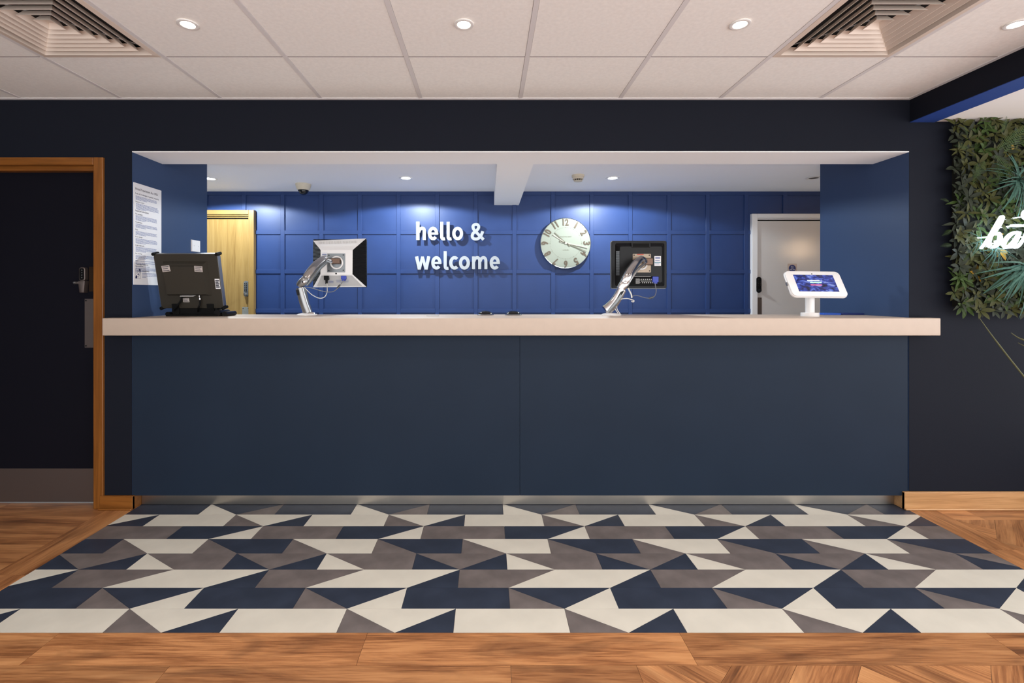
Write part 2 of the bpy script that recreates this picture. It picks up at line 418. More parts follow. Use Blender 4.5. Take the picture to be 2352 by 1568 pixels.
def slab(poly, name, m, ang=0.0, z=0.0, gap=0.0006, u=None):
    """thin floor piece; its local X axis is turned to ang so that grain follows it"""
    poly = [p for i, p in enumerate(poly) if (Vector(p)-Vector(poly[i-1])).length > 1e-4]
    if len(poly) < 3 or area(poly) < 2e-4: return
    poly = inset(poly, gap)
    cx = sum(p[0] for p in poly)/len(poly); cy = sum(p[1] for p in poly)/len(poly)
    c, s = math.cos(-ang), math.sin(-ang)
    loc = [((x-cx)*c-(y-cy)*s, (x-cx)*s+(y-cy)*c) for x, y in poly]
    bm = B(); prism(bm, loc, Frame((0, 0, 0), (1, 0, 0), (0, 1, 0), (0, 0, 1)), -0.004, 0.0)
    bmesh.ops.recalc_face_normals(bm, faces=bm.faces)
    me = bpy.data.meshes.new(name); bm.to_mesh(me); bm.free(); me.materials.append(m)
    o = bpy.data.objects.new(name, me); C.objects.link(o); o.parent = fl
    o.location = (cx, cy, z); o.rotation_euler = (0, 0, ang)
    return o
TX0, TX1, TY0 = -2.13, 2.525, 1.828
RH, UN, XO = 0.139, 0.2243, 0.317
W_, N_, G_ = M['t_white'], M['t_navy'], M['t_grey']
rows = [  # (material, top vertices, bottom vertices) in units of a quarter repeat, nearest row first
    [(G_, [0], [0, 1]), (W_, [0, 2], [1]), (N_, [2], [1, 2]), (W_, [2, 4], [2, 4])],
    [(N_, [-3, -1], [-3, -1]), (G_, [-1], [-1, 0]), (N_, [-1, 1], [0]), (W_, [1], [0, 1])],
    [(W_, [0, 2], [-1, 1]), (N_, [2], [1, 2]), (G_, [2, 4], [2, 3])],
    [(W_, [-1], [-1, 0]), (G_, [-1, 1], [0, 1]), (N_, [1], [1, 2]), (G_, [1, 3], [2]), (N_, [3], [2, 3])],
    [(G_, [0], [0, 1]), (N_, [0, 2], [1, 2]), (G_, [2], [2, 3]), (W_, [2, 4], [3, 4])],
    [(N_, [3, 5], [3, 4]), (W_, [1], [0, 1]), (G_, [1, 3], [1, 3])],
    [(G_, [0], [0, 1]), (W_, [0, 2], [1]), (N_, [2], [1, 2]), (W_, [2, 4], [2, 4])],
    [(W_, [3], [3, 4]), (N_, [3, 5], [4]), (G_, [5], [4, 5]), (N_, [5, 7], [5, 7])],
]
for r, shapes in enumerate(rows):
    yb, yt = TY0+RH*r, TY0+RH*(r+1)
    for rep in range(-5, 5):
        for m, T, Bt in shapes:
            poly = [(XO+UN*(n+4*rep), yb) for n in sorted(Bt)]+[(XO+UN*(n+4*rep), yt) for n in sorted(T, reverse=True)]
            q = clip(poly, TX0, TX1, yb, min(yt, 2.935))
            if q: slab(q, 'tile', m)
def plank(x0, x1, y0, y1, ang=0.0): slab([(x0, y0), (x1, y0), (x1, y1), (x0, y1)], 'plank', M['plank'], ang)
PW = 0.16
for a, b in zip([-3.62, -2.82, -1.64, -0.46, 0.735, 1.91, 3.1, 4.3], [-2.82, -1.64, -0.46, 0.735, 1.91, 3.1, 4.3, 5.2]):
    plank(a, b, TY0-PW-0.001, TY0)
for k in range(6):                                   # straight rows in front, to the left
    y1 = TY0-PW*(k+1)-0.001; off = [0.08, -0.5, -0.1, -0.7, -0.3, 0.2][k]
    cuts = [x for x in [off-1.19*j for j in range(-1, 5)] if -3.62 < x < 0.5]
    cuts = [-3.62]+sorted(cuts)+[0.52]
    for a, b in zip(cuts, cuts[1:]): plank(a, b, y1-PW, y1)
def herring(x0, x1, y0, y1, ox, oy):
    L_, w = 0.64, PW; c = math.cos(math.pi/4)
    for k in range(-30, 31):
        for m_ in range(-6, 7):
            for hv in (0, 1):
                bx0, by0 = k*w+2*L_*m_, k*w
                rc = [(bx0, by0), (bx0+L_, by0), (bx0+L_, by0+w), (bx0, by0+w)] if hv == 0 else \
                     [(bx0+L_, by0+w-L_), (bx0+L_+w, by0+w-L_), (bx0+L_+w, by0+w), (bx0+L_, by0+w)]
                rt = [((x*c-y*c)+ox, (x*c+y*c)+oy) for x, y in rc]
                q = clip(rt, x0, x1, y0, y1)
                if q: slab(q, 'plank', M['plank'], math.pi/4 if hv == 0 else -math.pi/4)
herring(0.52, 5.2, 0.7, TY0-PW-0.001, 0.854, 1.667)
herring(2.685, 5.2, TY0, 2.735, 2.794, 2.621)
for a, b in ((TY0, 2.42), (2.42, 2.93)): slab([(TX1, a), (2.685, a), (2.685, b), (TX1, b)], 'plank', M['plank'], math.pi/2)
for a, b in ((2.685, 2.86), (2.86, 3.9), (3.9, 5.2)): plank(a, b, 2.735, 2.88)
for a, b in ((TY0, 2.2), (2.2, 2.93)): slab([(TX0-PW, a), (TX0, a), (TX0, b), (TX0-PW, b)], 'plank', M['plank'], math.pi/2)
for k in range(8):
    y0 = TY0+PW*k; c_ = [-2.9, -3.3, -2.6, -3.1, -2.75, -3.4, -2.95, -3.2][k]
    plank(-3.62, c_, y0, min(y0+PW, 2.96)); plank(c_, TX0-PW, y0, min(y0+PW, 2.96))
bm = B(); box(bm, -3.62, 5.3, -0.6, 0.70, -0.0036, 0.0); obj('boards', bm, M['plankbase'], fl)['kind'] = 'stuff'
bm = B(); box(bm, -3.5, 4.0, 2.96, YB, -0.0036, -0.0005); obj('vinyl_bounce_sheet', bm, M['white_p'], fl)  # unseen floor behind the desk, made pale to bounce light up
# --- suspended ceiling: grid bars and tiles, hidden slab above
XG = -0.403; YG = 2.372
ce = struct('ceiling', bx(-3.62, 2.56, -0.65, Y0, ZC+0.06, ZC+0.10), M['dark'])
VENTS = [(-1.903, 2.072), (1.697, 2.072)]
tb = B(); box(tb, -0.2875, 0.2875, -0.2875, 0.2875, 0.0, 0.016)
tile_me = mesh_of('ceiling_tile', tb, M['tile_c'])
def ctile(x0, x1, y0, y1):
    if abs(x1-x0-0.6) < 1e-3 and abs(y1-y0-0.6) < 1e-3:
        o = bpy.data.objects.new('ceiling_tile', tile_me); C.objects.link(o); o.parent = ce; o.location = ((x0+x1)/2, (y0+y1)/2, ZC)
    else:
        obj('ceiling_tile', bx(x0+0.0125, x1-0.0125, y0+0.0125, y1-0.0125, ZC, ZC+0.016), M['tile_c'], ce)
cols = [-3.62]+[XG+0.6*k for k in range(-5, 5)]+[2.555]
rws = [-0.628+0.6*k for k in range(0, 6)]+[Y0]
for x0, x1 in zip(cols, cols[1:]):
    for y0, y1 in zip(rws, rws[1:]):
        if x1-x0 < 0.05: continue
        if any(abs((x0+x1)/2-vx) < 0.05 and abs((y0+y1)/2-vy) < 0.05 for vx, vy in VENTS): continue
        ctile(x0, x1, y0, y1)
for x in cols[1:-1]: obj('grid_bar', bx(x-0.0114, x+0.0114, -0.63, Y0, ZC-0.002, ZC+0.012), M['grid'], ce)
for y in rws[1:-1]:
    for x0, x1 in zip(cols, cols[1:]):
        if x1-x0 > 0.05:
            obj('grid_bar', bx(x0+0.0122, x1-0.0122, y-0.0088, y+0.0124, ZC-0.0004, ZC+0.012), M['tile_c'], ce)
            obj('grid_shade_line', bx(x0+0.0122, x1-0.0122, y-0.0124, y-0.0088, ZC-0.0002, ZC+0.006), M['seam'], ce)  # dark strip standing for the shade in the gap beside the bar
struct('trim_2', bx(-3.62, 2.55, Y0-0.022, Y0, ZC-0.004, ZC+0.012), M['grid'])
struct('trim_3', bx(2.526, 2.55, -0.6, Y0-0.022, ZC-0.004, ZC+0.012), M['grid'])
bm = B(); box(bm, 2.55, 2.70, -0.65, Y0, 2.334, 2.52); struct('ceiling_bulkhead', bm, M['navy'])
struct('trim_4', bx(2.5505, 2.699, -0.65, Y0-0.001, 2.331, 2.334), M['bulk'])       # blue underside of the bulkhead
struct('ceiling_right', bx(2.70, 5.2, -0.65, Y0, 2.336, 2.38), M['plaster'])
# --- skirting
def skirting(name, x0, x1, h, m, xr, face):
    s = setting(name, (x0, Y0, 0))
    bm = B(); box(bm, x0, x1, Y0-0.02, Y0, 0.0, h); bev(bm, 0.003, 2); obj('board', bm, m, s)
    bm = B(); box(bm, min(face, xr), max(face, xr), Y0-0.02+0.0005, 2.96, 0.0, h-0.001); bev(bm, 0.003, 2); obj('return_board', bm, m, s)
    bm = B(); box(bm, x0-0.002, x1, Y0-0.032, Y0-0.018, 0.0, 0.011); bev(bm, 0.005, 2); obj('bead', bm, m, s)
skirting('baseboard_left', -2.33, -2.131, 0.082, M['oakf'], XL, -2.131)
skirting('baseboard_right', 2.502, 5.2, 0.106, M['oaks'], XR, 2.502)

# --- doors
def keypad(parent, X, Y, Z, w, h, body, knob_z=-0.36):
    F = Frame((X, Y, Z), (1, 0, 0), (0, 0, 1), (0, -1, 0))
    bm = B(); prism(bm, rrect(-w/2, w/2, -h/2, h/2, w*0.42), F, 0, 0.02); bev(bm, 0.004, 2)
    k = obj('keypad_lock', bm, body, parent, smooth=True)
    for i in range(5):
        for s in (-1, 1):
            bm = B(); prism(bm, circ(s*w*0.2, h*0.33-i*h*0.115, w*0.1, 10), F, 0.019, 0.024); obj('key_button', bm, M['chrome'], k)
    bm = B(); lathe(bm, [(w*0.30, 0.018), (w*0.30, 0.034), (w*0.22, 0.042), (0, 0.042)], F.p(0, h*knob_z, 0), (0, -1, 0), 18); obj('knob', bm, body, k, smooth=True)
    bm = B(); fbox(bm, F, -w*0.05, w*0.05, h*knob_z-w*0.25, h*knob_z+w*0.25, 0.042, 0.052); obj('thumb_turn', bm, M['chrome'], k)
def screws(parent, F, pts, n):
    for x, y in pts:
        bm = B(); prism(bm, circ(x, y, 0.005, 10), F, n, n+0.0015); obj('screw', bm, M['black'], parent)

d1 = setting('door_1', (-2.9, Y0, 0))
bm = B(); box(bm, -3.27, -2.372, 2.945, 2.99, 0.02, 2.07); obj('leaf', bm, M['door_dark'], d1)
for n_, b_ in (('architrave', (-2.372, -2.314, Y0-0.014, Y0+0.09, 0, 2.118)), ('architrave', (-3.33, -3.272, Y0-0.014, Y0+0.09, 0, 2.118))):
    x0, x1, y0, y1, z0, z1 = b_                     # local X runs up the post so that the grain does too
    bm = B(); box(bm, 0, z1, -(x1-x0)/2, (x1-x0)/2, y0, y1); bev(bm, 0.004, 2)
    me = mesh_of(n_, bm, M['oakf']); o = bpy.data.objects.new(n_, me); C.objects.link(o); o.parent = d1
    o.matrix_parent_inverse = Matrix.Identity(4)
    o.matrix_local = Matrix(((0, 1, 0, (x0+x1)/2+2.9), (0, 0, 1, -Y0), (1, 0, 0, 0), (0, 0, 0, 1)))
bm = B(); box(bm, -3.33+0.058, -2.372, Y0-0.014, Y0+0.05, 2.072, 2.118); bev(bm, 0.004, 2); obj('head_architrave', bm, M['oakf'], d1)
bm = B(); box(bm, -3.272, -2.372, Y0+0.02, Y0+0.07, 2.045, 2.073); obj('door_stop', bm, M['oakf'], d1)
bm = B(); box(bm, -3.25, -2.40, 2.9435, 2.9455, 0.012, 0.218); obj('kick_plate', bm, M['alu'], d1, label='brushed metal kick plate')
Fd = Frame(at(195, 686, 2.944), (1, 0, 0), (0, 0, 1), (0, -1, 0))
x_ = (195-VX)/FPX*2.944; z0_, z1_ = at(0, 798, 2.944).z, at(0, 686, 2.944).z
pp = obj('push_plate', bx(x_, -2.373, 2.9425, 2.9455, z0_, z1_), M['alu'], d1, label='satin push plate')
Fw = Frame((0, 2.9425, 0), (1, 0, 0), (0, 0, 1), (0, -1, 0))
screws(pp, Fw, [(x_+0.008, z1_-0.011), (-2.382, z1_-0.011), (x_+0.008, z0_+0.011), (-2.382, z0_+0.011)], 0.0)
# lever lock of the near door
lk = at(197, 645, 2.945); F = Frame(lk, (1, 0, 0), (0, 0, 1), (0, -1, 0))
bm = B(); prism(bm, rrect(-0.019, 0.019, 0.0, 0.083, 0.014), F, 0, 0.028); bev(bm, 0.003, 2); kl = obj('digital_lock', bm, M['alu'], d1, smooth=True)
bm = B(); prism(bm, rrect(-0.0135, 0.0135, 0.006, 0.077, 0.011), F, 0.0275, 0.030); obj('lock_face', bm, M['black'], kl)
for i in range(4):
    bm = B(); prism(bm, circ(0.002, 0.02+i*0.015, 0.0035, 10), F, 0.0298, 0.0318); obj('key_button', bm, M['greymetal'], kl)
bm = B(); prism(bm, [(-0.020, 0.0), (0.022, 0.0), (0.015, -0.072), (-0.012, -0.072)], F, 0.0, 0.034); bev(bm, 0.003, 2); obj('handle', bm, M['alu'], kl, smooth=True)
bm = B(); lathe(bm, [(0.008, 0), (0.009, 0.05), (0.005, 0.056), (0, 0.056)], F.p(-0.026, -0.012, 0), (0, -1, 0), 14); obj('turn_knob', bm, M['satin'], kl, smooth=True)
bm = B(); box(bm, lk.x+0.022, -2.374, 2.9425, 2.9455, lk.z-0.065, lk.z+0.088); obj('lock_backplate', bm, mat('dark_bronze_plate', (50, 34, 18), 0.4, 0.5), d1)

d2 = setting('door_2', (-2.7, YB, 0))              # oak door in the wall behind the desk
Xo = (588-VX)/236; Xi = (575.5-VX)/236; zt = CAMZ+(VY-483.5)/236
def vpost(parent, x0, x1, y0, y1, z1, m, name='architrave'):
    bm = B(); box(bm, 0, z1, -(x1-x0)/2, (x1-x0)/2, y0, y1); bev(bm, 0.003, 2)
    me = mesh_of(name, bm, m); o = bpy.data.objects.new(name, me); C.objects.link(o); o.parent = parent; pl = ROOT[parent.name]
    o.matrix_local = Matrix(((0, 1, 0, (x0+x1)/2-pl.x), (0, 0, 1, -pl.y), (1, 0, 0, 0), (0, 0, 0, 1))); return o
vpost(d2, Xi, Xo, YB-0.045, YB, zt, M['oakd'])
vpost(d2, Xi-0.92, Xi-0.87, YB-0.045, YB, zt, M['oakd'])
bm = B(); box(bm, Xi-0.87, Xi, YB-0.045, YB, zt-0.045, zt); bev(bm, 0.003, 2); obj('head_architrave', bm, M['oakd'], d2)
for k in range(2): obj('head_lining', bx(Xi-0.87, Xi, YB-0.036+k*0.008, YB, zt-0.058-k*0.015, zt-0.05-k*0.015), M['oakd'], d2)
obj('shadow_gap', bx(Xi-0.87, Xi, YB-0.012, YB-0.002, zt-0.088, zt-0.045), M['dark'], d2)
vpost(d2, Xi-0.868, Xi-0.003, YB-0.025, YB-0.001, zt-0.087, M['oakd'], 'leaf')
keypad(d2, (567-VX)/FPX*(YB-0.025), YB-0.025, at(0, 663, YB-0.025).z, 0.046, 0.15, M['greymetal'])
bm = B(); xa, xb = (556.5-VX)/FPX*4.615, (573-VX)/FPX*4.615; z1_ = at(0, 705, 4.615).z
pp = obj('push_plate', bx(xa, xb, YB-0.0275, YB-0.0245, z1_-0.3, z1_), M['plate'], d2, label='pale metal push plate')
screws(pp, Frame((0, YB-0.0275, 0), (1, 0, 0), (0, 0, 1), (0, -1, 0)), [(xa+0.009, z1_-0.012), (xb-0.009, z1_-0.012)], 0)

d3 = setting('door_3', (2.9, YB, 0))               # white gloss door on the right
Xa = (1722.5-VX)/236; Xb = (1735-VX)/236; zt3 = CAMZ+(VY-492)/236
vpost(d3, Xa, Xb, YB-0.04, YB, zt3, M['white_frame'])
vpost(d3, Xb+0.86, Xb+0.91, YB-0.04, YB, zt3, M['white_frame'])
bm = B(); box(bm, Xb, Xb+0.86, YB-0.04, YB, zt3-0.042, zt3); bev(bm, 0.003, 2); obj('head_architrave', bm, M['white_frame'], d3)
bm = B(); box(bm, Xb, Xb+0.86, YB-0.032, YB, zt3-0.056, zt3-0.044); bev(bm, 0.003, 2); obj('head_lining', bm, M['white_frame'], d3)
obj('shadow_gap', bx(Xb, Xb+0.86, YB-0.012, YB-0.002, zt3-0.075, zt3-0.056), M['dark'], d3)
bm = B(); box(bm, Xb+0.003, Xb+0.857, YB-0.024, YB-0.001, 0.01, zt3-0.068); bev(bm, 0.002, 1); obj('leaf', bm, M['white_gloss'], d3)
keypad(d3, (1741-VX)/FPX*(YB-0.024), YB-0.024, at(0, 654, YB-0.024).z, 0.05, 0.152, M['rib'])
xa, xb = (1734.5-VX)/FPX*4.615+0.002, (1749.5-VX)/FPX*4.615; z1_ = at(0, 683, 4.615).z
pp = obj('push_plate', bx(xa, xb, YB-0.0265, YB-0.0235, z1_-0.3, z1_), M['alu'], d3, label='dull grey push plate')
screws(pp, Frame((0, YB-0.0265, 0), (1, 0, 0), (0, 0, 1), (0, -1, 0)), [(xa+0.009, z1_-0.012), (xb-0.009, z1_-0.012)], 0)
fd = at(1819.5, 616, YB-0.024); F = Frame(fd, (1, 0, 0), (0, 0, 1), (0, -1, 0))
s_ = thing('door_sign', 'round blue fire door sign on the white door behind the tablet', 'sign', fd)
bm = B(); prism(bm, rrect(-0.045, 0.045, -0.045, 0.045, 0.006), F, 0.0, 0.0008); obj('backing', bm, mat('clear_beige_film', (196, 178, 166), 0.3), s_)
bm = B(); prism(bm, circ(0, 0, 0.034, 32), F, 0.0008, 0.0022); obj('disc', bm, M['signblue'], s_)
for t, dy, w_ in (('Fire', 0.016, 0.022), ('door', 0.003, 0.024), ('keep shut', -0.012, 0.052)):
    obj('lettering', text_bm(t, F, 0, dy, width=w_, n0=0.0022, n1=0.0028, align='centre'), M['paper'], s_)

# ================================================================== RECEPTION DESK
desk = thing('reception_desk', 'slate blue fronted reception desk with steel plinth under the white worktop', 'desk', (0.2, 2.9, 0))
seam = (1194-VX)/FPX*Y0
for a, b in ((-2.145, seam-0.0006), (seam+0.0006, 2.536)):
    bm = B(); box(bm, a, b, Y0-0.002, Y0+0.018, 0.079, 1.0505); bev(bm, 0.0008, 1); obj('front_panel', bm, M['panel'], desk)
ps = (1155-VX)/FPX*2.93
for a, b in ((-2.128, ps-0.0005), (ps+0.0005, 2.50)): obj('plinth', bx(a, b, 2.932, 2.945, 0.003, 0.079), M['steel'], desk)
obj('carcass', bx(-2.14, 2.53, Y0+0.05, 3.25, 0.08, 1.05), M['greyp'], desk)
wt = B()
Fz = Frame((0, 0, 0), (1, 0, 0), (0, 1, 0), (0, 0, 1))
prism(wt, [(-2.263, 2.80), (2.662, 2.80), (2.662, Y0-0.001), (XR-0.003, Y0-0.001), (XR-0.003, 3.30), (XL+0.003, 3.30), (XL+0.003, Y0-0.001), (-2.263, Y0-0.001)], Fz, 1.051, ZT)
bev(wt, 0.004, 3)
tag(obj('worktop', wt, M['top'], base=(0.2, 2.8, 1.051), smooth=True), 'long thick cream white worktop across the reception opening', 'worktop')

# ================================================================== CEILING FITTINGS
def spot(loc, power, col, size, blend, rad=0.03):
    l = bpy.data.lights.new('downlight_lamp', 'SPOT'); l.energy = power; l.color = col; l.spot_size = math.radians(size); l.spot_blend = blend; l.shadow_soft_size = rad
    o = bpy.data.objects.new('downlight_lamp', l); C.objects.link(o); o.location = loc; return o
def downlight(x, y, z, lens, label, group, r=0.043, power=0, col=(1, 1, 1), size=120, blend=0.8):
    t = thing('downlight', label, 'ceiling light', (x, y, z), group)
    bm = B(); lathe(bm, [(r, 0), (r, -0.004), (r*0.88, -0.006), (r*0.68, -0.004), (r*0.62, 0.0)], (x, y, z), n=32); obj('trim_ring', bm, M['white_p'], t, smooth=True)
    bm = B(); lathe(bm, [(r*0.64, -0.001), (r*0.5, -0.004), (0, -0.005)], (x, y, z), n=24); obj('lens', bm, lens, t, smooth=True)
    if power:
        l = spot((0, 0, -0.02), power, col, size, blend, 0.025); l.parent = t
    return t
GF = 'warm downlights in the lobby ceiling'
names = ['leftmost warm downlight, in the ceiling tile right of the left vent', 'second warm downlight from the left, in the lobby ceiling above the wall lettering',
         'third warm downlight from the left, just left of the right vent', 'rightmost warm downlight, right of the right vent by the bulkhead']
for k, lab in enumerate(names): downlight(-1.303+1.2*k, 2.072, ZC-0.001, M['lens'], lab, GF, power=FRONT_W, col=FRONT_COL, size=140, blend=0.9)
for row in range(1, 2+1):  # unseen rows behind the view, added to light the lobby
    for k in range(4):
        downlight(-1.303+1.2*k, 2.072-1.2*row, ZC-0.001, M['lens'], ('leftmost', 'second', 'third', 'rightmost')[k]+' warm downlight of the '+('next', 'far')[row-1]+' row back in the lobby ceiling, unseen and added for light', GF, power=FRONT_W, col=FRONT_COL, size=140, blend=0.9)
GB = 'cool downlights over the desk room'
for x, y, lab in ((-2.386, 4.10, 'leftmost cool downlight, half hidden by the left reveal above the oak door'),
                  (-0.70, 4.08, 'cool downlight over the desk room left of the white ceiling beam'),
                  (1.07, 4.08, 'cool downlight over the desk room right of the smoke detector')):
    downlight(x, y, ZR-0.001, M['lens_cool'], lab, GB, r=0.058, power=BACK_W, col=BACK_COL, size=161, blend=0.12)
downlight(2.79, 4.08, ZR-0.001, M['lens_off'], 'unlit dark downlight at the right end of the desk room ceiling', GB, r=0.06)

def vent(x, y, label):
    t = thing('ceiling_vent', label, 'air vent', (x, y, ZC), 'four way diffusers in the lobby ceiling')
    F = Frame((x, y, ZC), (1, 0, 0), (0, 1, 0), (0, 0, 1))
    bm = B()
    def ring(h0, z0, h1, z1, th):
        P = []
        for h, z in ((h0, z0), (h1, z1), (h1-th, z1), (h0-th, z0)):
            P.append([bm.verts.new(F.p(sx*h, sy*h, z)) for sx, sy in ((-1, -1), (1, -1), (1, 1), (-1, 1))])
        for i in range(4):
            a, b = P[i], P[(i+1) % 4]
            for k in range(4): bm.faces.new([a[k], a[(k+1) % 4], b[(k+1) % 4], b[k]])
    P = [[bm.verts.new(F.p(sx*h, sy*h, z)) for sx, sy in ((-1, -1), (1, -1), (1, 1), (-1, 1))] for h, z in ((0.288, 0.01), (0.288, -0.003), (0.262, -0.005), (0.256, 0.03))]
    for a, b in zip(P, P[1:]):
        for k in range(4): bm.faces.new([a[k], a[(k+1) % 4], b[(k+1) % 4], b[k]])
    obj('frame', bm, M['vent'], t)
    bm = B(); box(bm, x-0.285, x+0.285, y-0.285, y+0.285, ZC+0.053, ZC+0.056)
    for a_ in ((-0.285, -0.281, -0.285, 0.285), (0.281, 0.285, -0.285, 0.285), (-0.285, 0.285, -0.285, -0.281), (-0.285, 0.285, 0.281, 0.285)): box(bm, x+a_[0], x+a_[1], y+a_[2], y+a_[3], ZC+0.009, ZC+0.055)
    obj('duct_back', bm, M['dark'], t)
    for k in range(6):
        h = 0.224-0.037*k
        bm = B(); ring(h, -0.005, h-0.017, 0.022, 0.0022)
        obj('louvre', bm, M['vent'], t)
    bm = B(); box(bm, x-0.013, x+0.013, y-0.013, y+0.013, ZC+0.012, ZC+0.016); obj('centre_plate', bm, M['vent'], t)
    # corner stays behind the blades
    for sx, sy in ((1, 1), (1, -1), (-1, 1), (-1, -1)):
        bm = B(); tube(bm, [F.p(sx*0.02, sy*0.02, 0.027), F.p(sx*0.25, sy*0.25, 0.027)], 0.003, 6); obj('stay', bm, M['greymetal'], t)
vent(*VENTS[0], 'square white louvred air vent at the left end of the ceiling')
vent(*VENTS[1], 'square white louvred air vent at the right end of the ceiling')

# warm wall lamp in the desk room beyond the right reveal, mirrored in the white gloss door
wl = Vector((3.8, 3.56, 1.82))
t = thing('wall_lamp', 'warm globe wall lamp in the desk room beyond the right reveal', 'lamp', wl)
bm = B(); lathe(bm, [(0.05, 0), (0.05, 0.012), (0.012, 0.016), (0.012, 0.05)], wl, (-1, 0, 0), 24); obj('bracket', bm, M['satin'], t, smooth=True)
bm = B(); lathe(bm, [(0.055*math.sin(math.pi*i/14), 0.1-0.055*math.cos(math.pi*i/14)) for i in range(15)], wl, (-1, 0, 0), 24); obj('globe', bm, mat('warm_globe', (255, 226, 190), 0.3, emit=(255, 214, 168), estr=40.0), t, smooth=True)

# dome camera and smoke detector over the desk room
c = Vector((-1.67, 4.32, ZR))
t = thing('dome_camera', 'beige dome security camera with dark bubble on the rear ceiling', 'camera', c)
bm = B(); lathe(bm, [(0.068, 0), (0.067, -0.012), (0.058, -0.042), (0.046, -0.056), (0, -0.056)], c, n=32); obj('housing', bm, M['beigep'], t, smooth=True)
bm = B(); lathe(bm, [(0.043, -0.054), (0.043, -0.062)]+[(0.04*math.cos(a), -0.062-0.036*math.sin(a)) for a in [i*math.pi/14 for i in range(8)]], c, n=28); obj('bubble', bm, M['blackglass'], t, smooth=True)
bm = B(); lathe(bm, [(0.046, -0.052), (0.047, -0.060), (0.042, -0.064)], c, n=28); obj('rim', bm, M['black'], t, smooth=True)
c = Vector((0.757, 3.99, ZR))
t = thing('smoke_detector', 'round cream smoke detector on the rear ceiling above the clock', 'smoke detector', c)
bm = B(); lathe(bm, [(0.052, 0), (0.052, -0.016), (0.045, -0.020)], c, n=30); obj('base', bm, M['beigep'], t, smooth=True)
bm = B(); lathe(bm, [(0.044, -0.018), (0.045, -0.034), (0.04, -0.036)], c, n=30); obj('collar', bm, M['beigep'], t, smooth=True)
for k in range(12):
    a = 2*math.pi*k/12
    bm = B(); tube(bm, [c+Vector((0.034*math.cos(a), 0.034*math.sin(a), -0.034)), c+Vector((0.032*math.cos(a), 0.032*math.sin(a), -0.048))], 0.003, 6); obj('slot_rib', bm, M['beigep'], t)
bm = B(); lathe(bm, [(0.028, -0.034), (0.028, -0.046)], c, n=20); obj('chamber', bm, M['black'], t)
bm = B(); lathe(bm, [(0.036, -0.047), (0.034, -0.052), (0, -0.054)], c, n=26); obj('cap', bm, M['beigep'], t, smooth=True)

# ================================================================== BACK WALL: LETTERING AND CLOCK
YS = 4.600; SS = FPX/YS
sg = thing('welcome_sign', 'raised white lettering hello & welcome on the blue panelled wall', 'sign', at(1050, 565, YS))
Fs = Frame((0, YS, 0), (1, 0, 0), (0, 0, 1), (0, -1, 0))
def L2(p): return ((930+p[0]/9.8-VX)/SS, CAMZ+(VY-(490+p[1]/9.8))/SS)
SW = 74/9.8/SS
def arc(cx, cy, rx, ry, a0, a1, n=30):
    return [(cx+rx*math.cos(math.radians(a0+(a1-a0)*i/n)), cy-ry*math.sin(math.radians(a0+(a1-a0)*i/n))) for i in range(n+1)]
def letter(strokes):
    bm = B()
    for i, st in enumerate(strokes):
        pts, w, closed = st
        ribbon(bm, [L2(p) for p in pts], Fs, 0.0003*i, 0.016-0.0005*i, w=SW*w, closed=closed)
    for st in strokes:                                # stand-off pegs into the wall
        p = L2(st[0][len(st[0])//2]); tube(bm, [Fs.p(p[0], p[1], 0.004), Fs.p(p[0], p[1], -(YB-YS))], 0.004, 6)
    obj('letter', bm, M['letter'], sg)
def e_(cx, cy, rx=79): return [(arc(cx, cy, rx, 116, 0, 318), 0.96, False), ([(cx-rx, cy+2), (cx+rx+34, cy+2)], 0.66, False)]
def l_(cx, y0, yb): return [([(cx, y0), (cx, yb-110)]+crom([(cx, yb-110), (cx+2, yb-60), (cx+18, yb-36), (cx+44, yb-30), (cx+74, yb-36)], 4)[1:], 0.94, False)]
letter([([(296, 190), (296, 602)], 1.02, False), (crom([(312, 430), (334, 372), (366, 345), (402, 338), (430, 356), (440, 400), (440, 500), (440, 602)], 5), 0.98, False)])
letter(e_(638, 455)); letter(l_(832, 193, 608)); letter(l_(976, 193, 608)); letter([(arc(1190, 456, 86, 116, 0, 360, 40)[:-1], 0.98, True)])
letter([(crom([(1753, 405), (1728, 470), (1692, 532), (1645, 570), (1585, 580), (1532, 558), (1516, 508), (1534, 456), (1560, 432)], 5), 0.9, False),
        (crom([(1550, 440), (1585, 412), (1640, 362), (1662, 306), (1640, 262), (1597, 252), (1553, 266), (1533, 306), (1545, 348)], 5), 0.9, False),
        (crom([(1536, 325), (1550, 360), (1590, 408), (1680, 502), (1772, 594)], 5), 0.9, False)])
letter([([(268, 970), (330, 1262)], 0.98, False), ([(330, 1262), (400, 975)], 0.82, False), ([(400, 975), (478, 1262)], 0.82, False), ([(478, 1262), (542, 970)], 0.98, False)])
letter(e_(713, 1114)); letter(l_(910, 852, 1268)); letter([(arc(1120, 1114, 84, 116, 48, 312), 0.98, False)])
letter([(arc(1341, 1114, 87, 116, 0, 360, 40)[:-1], 0.98, True)])
letter([([(1546, 970), (1546, 1256)], 0.94, False), (crom([(1555, 1080), (1580, 1022), (1620, 997), (1655, 1004), (1682, 1050), (1684, 1150), (1684, 1256)], 5), 0.92, False),
        (crom([(1694, 1080), (1720, 1022), (1758, 997), (1794, 1004), (1820, 1050), (1823, 1150), (1823, 1256)], 5), 0.92, False)])
letter(e_(2022, 1114))

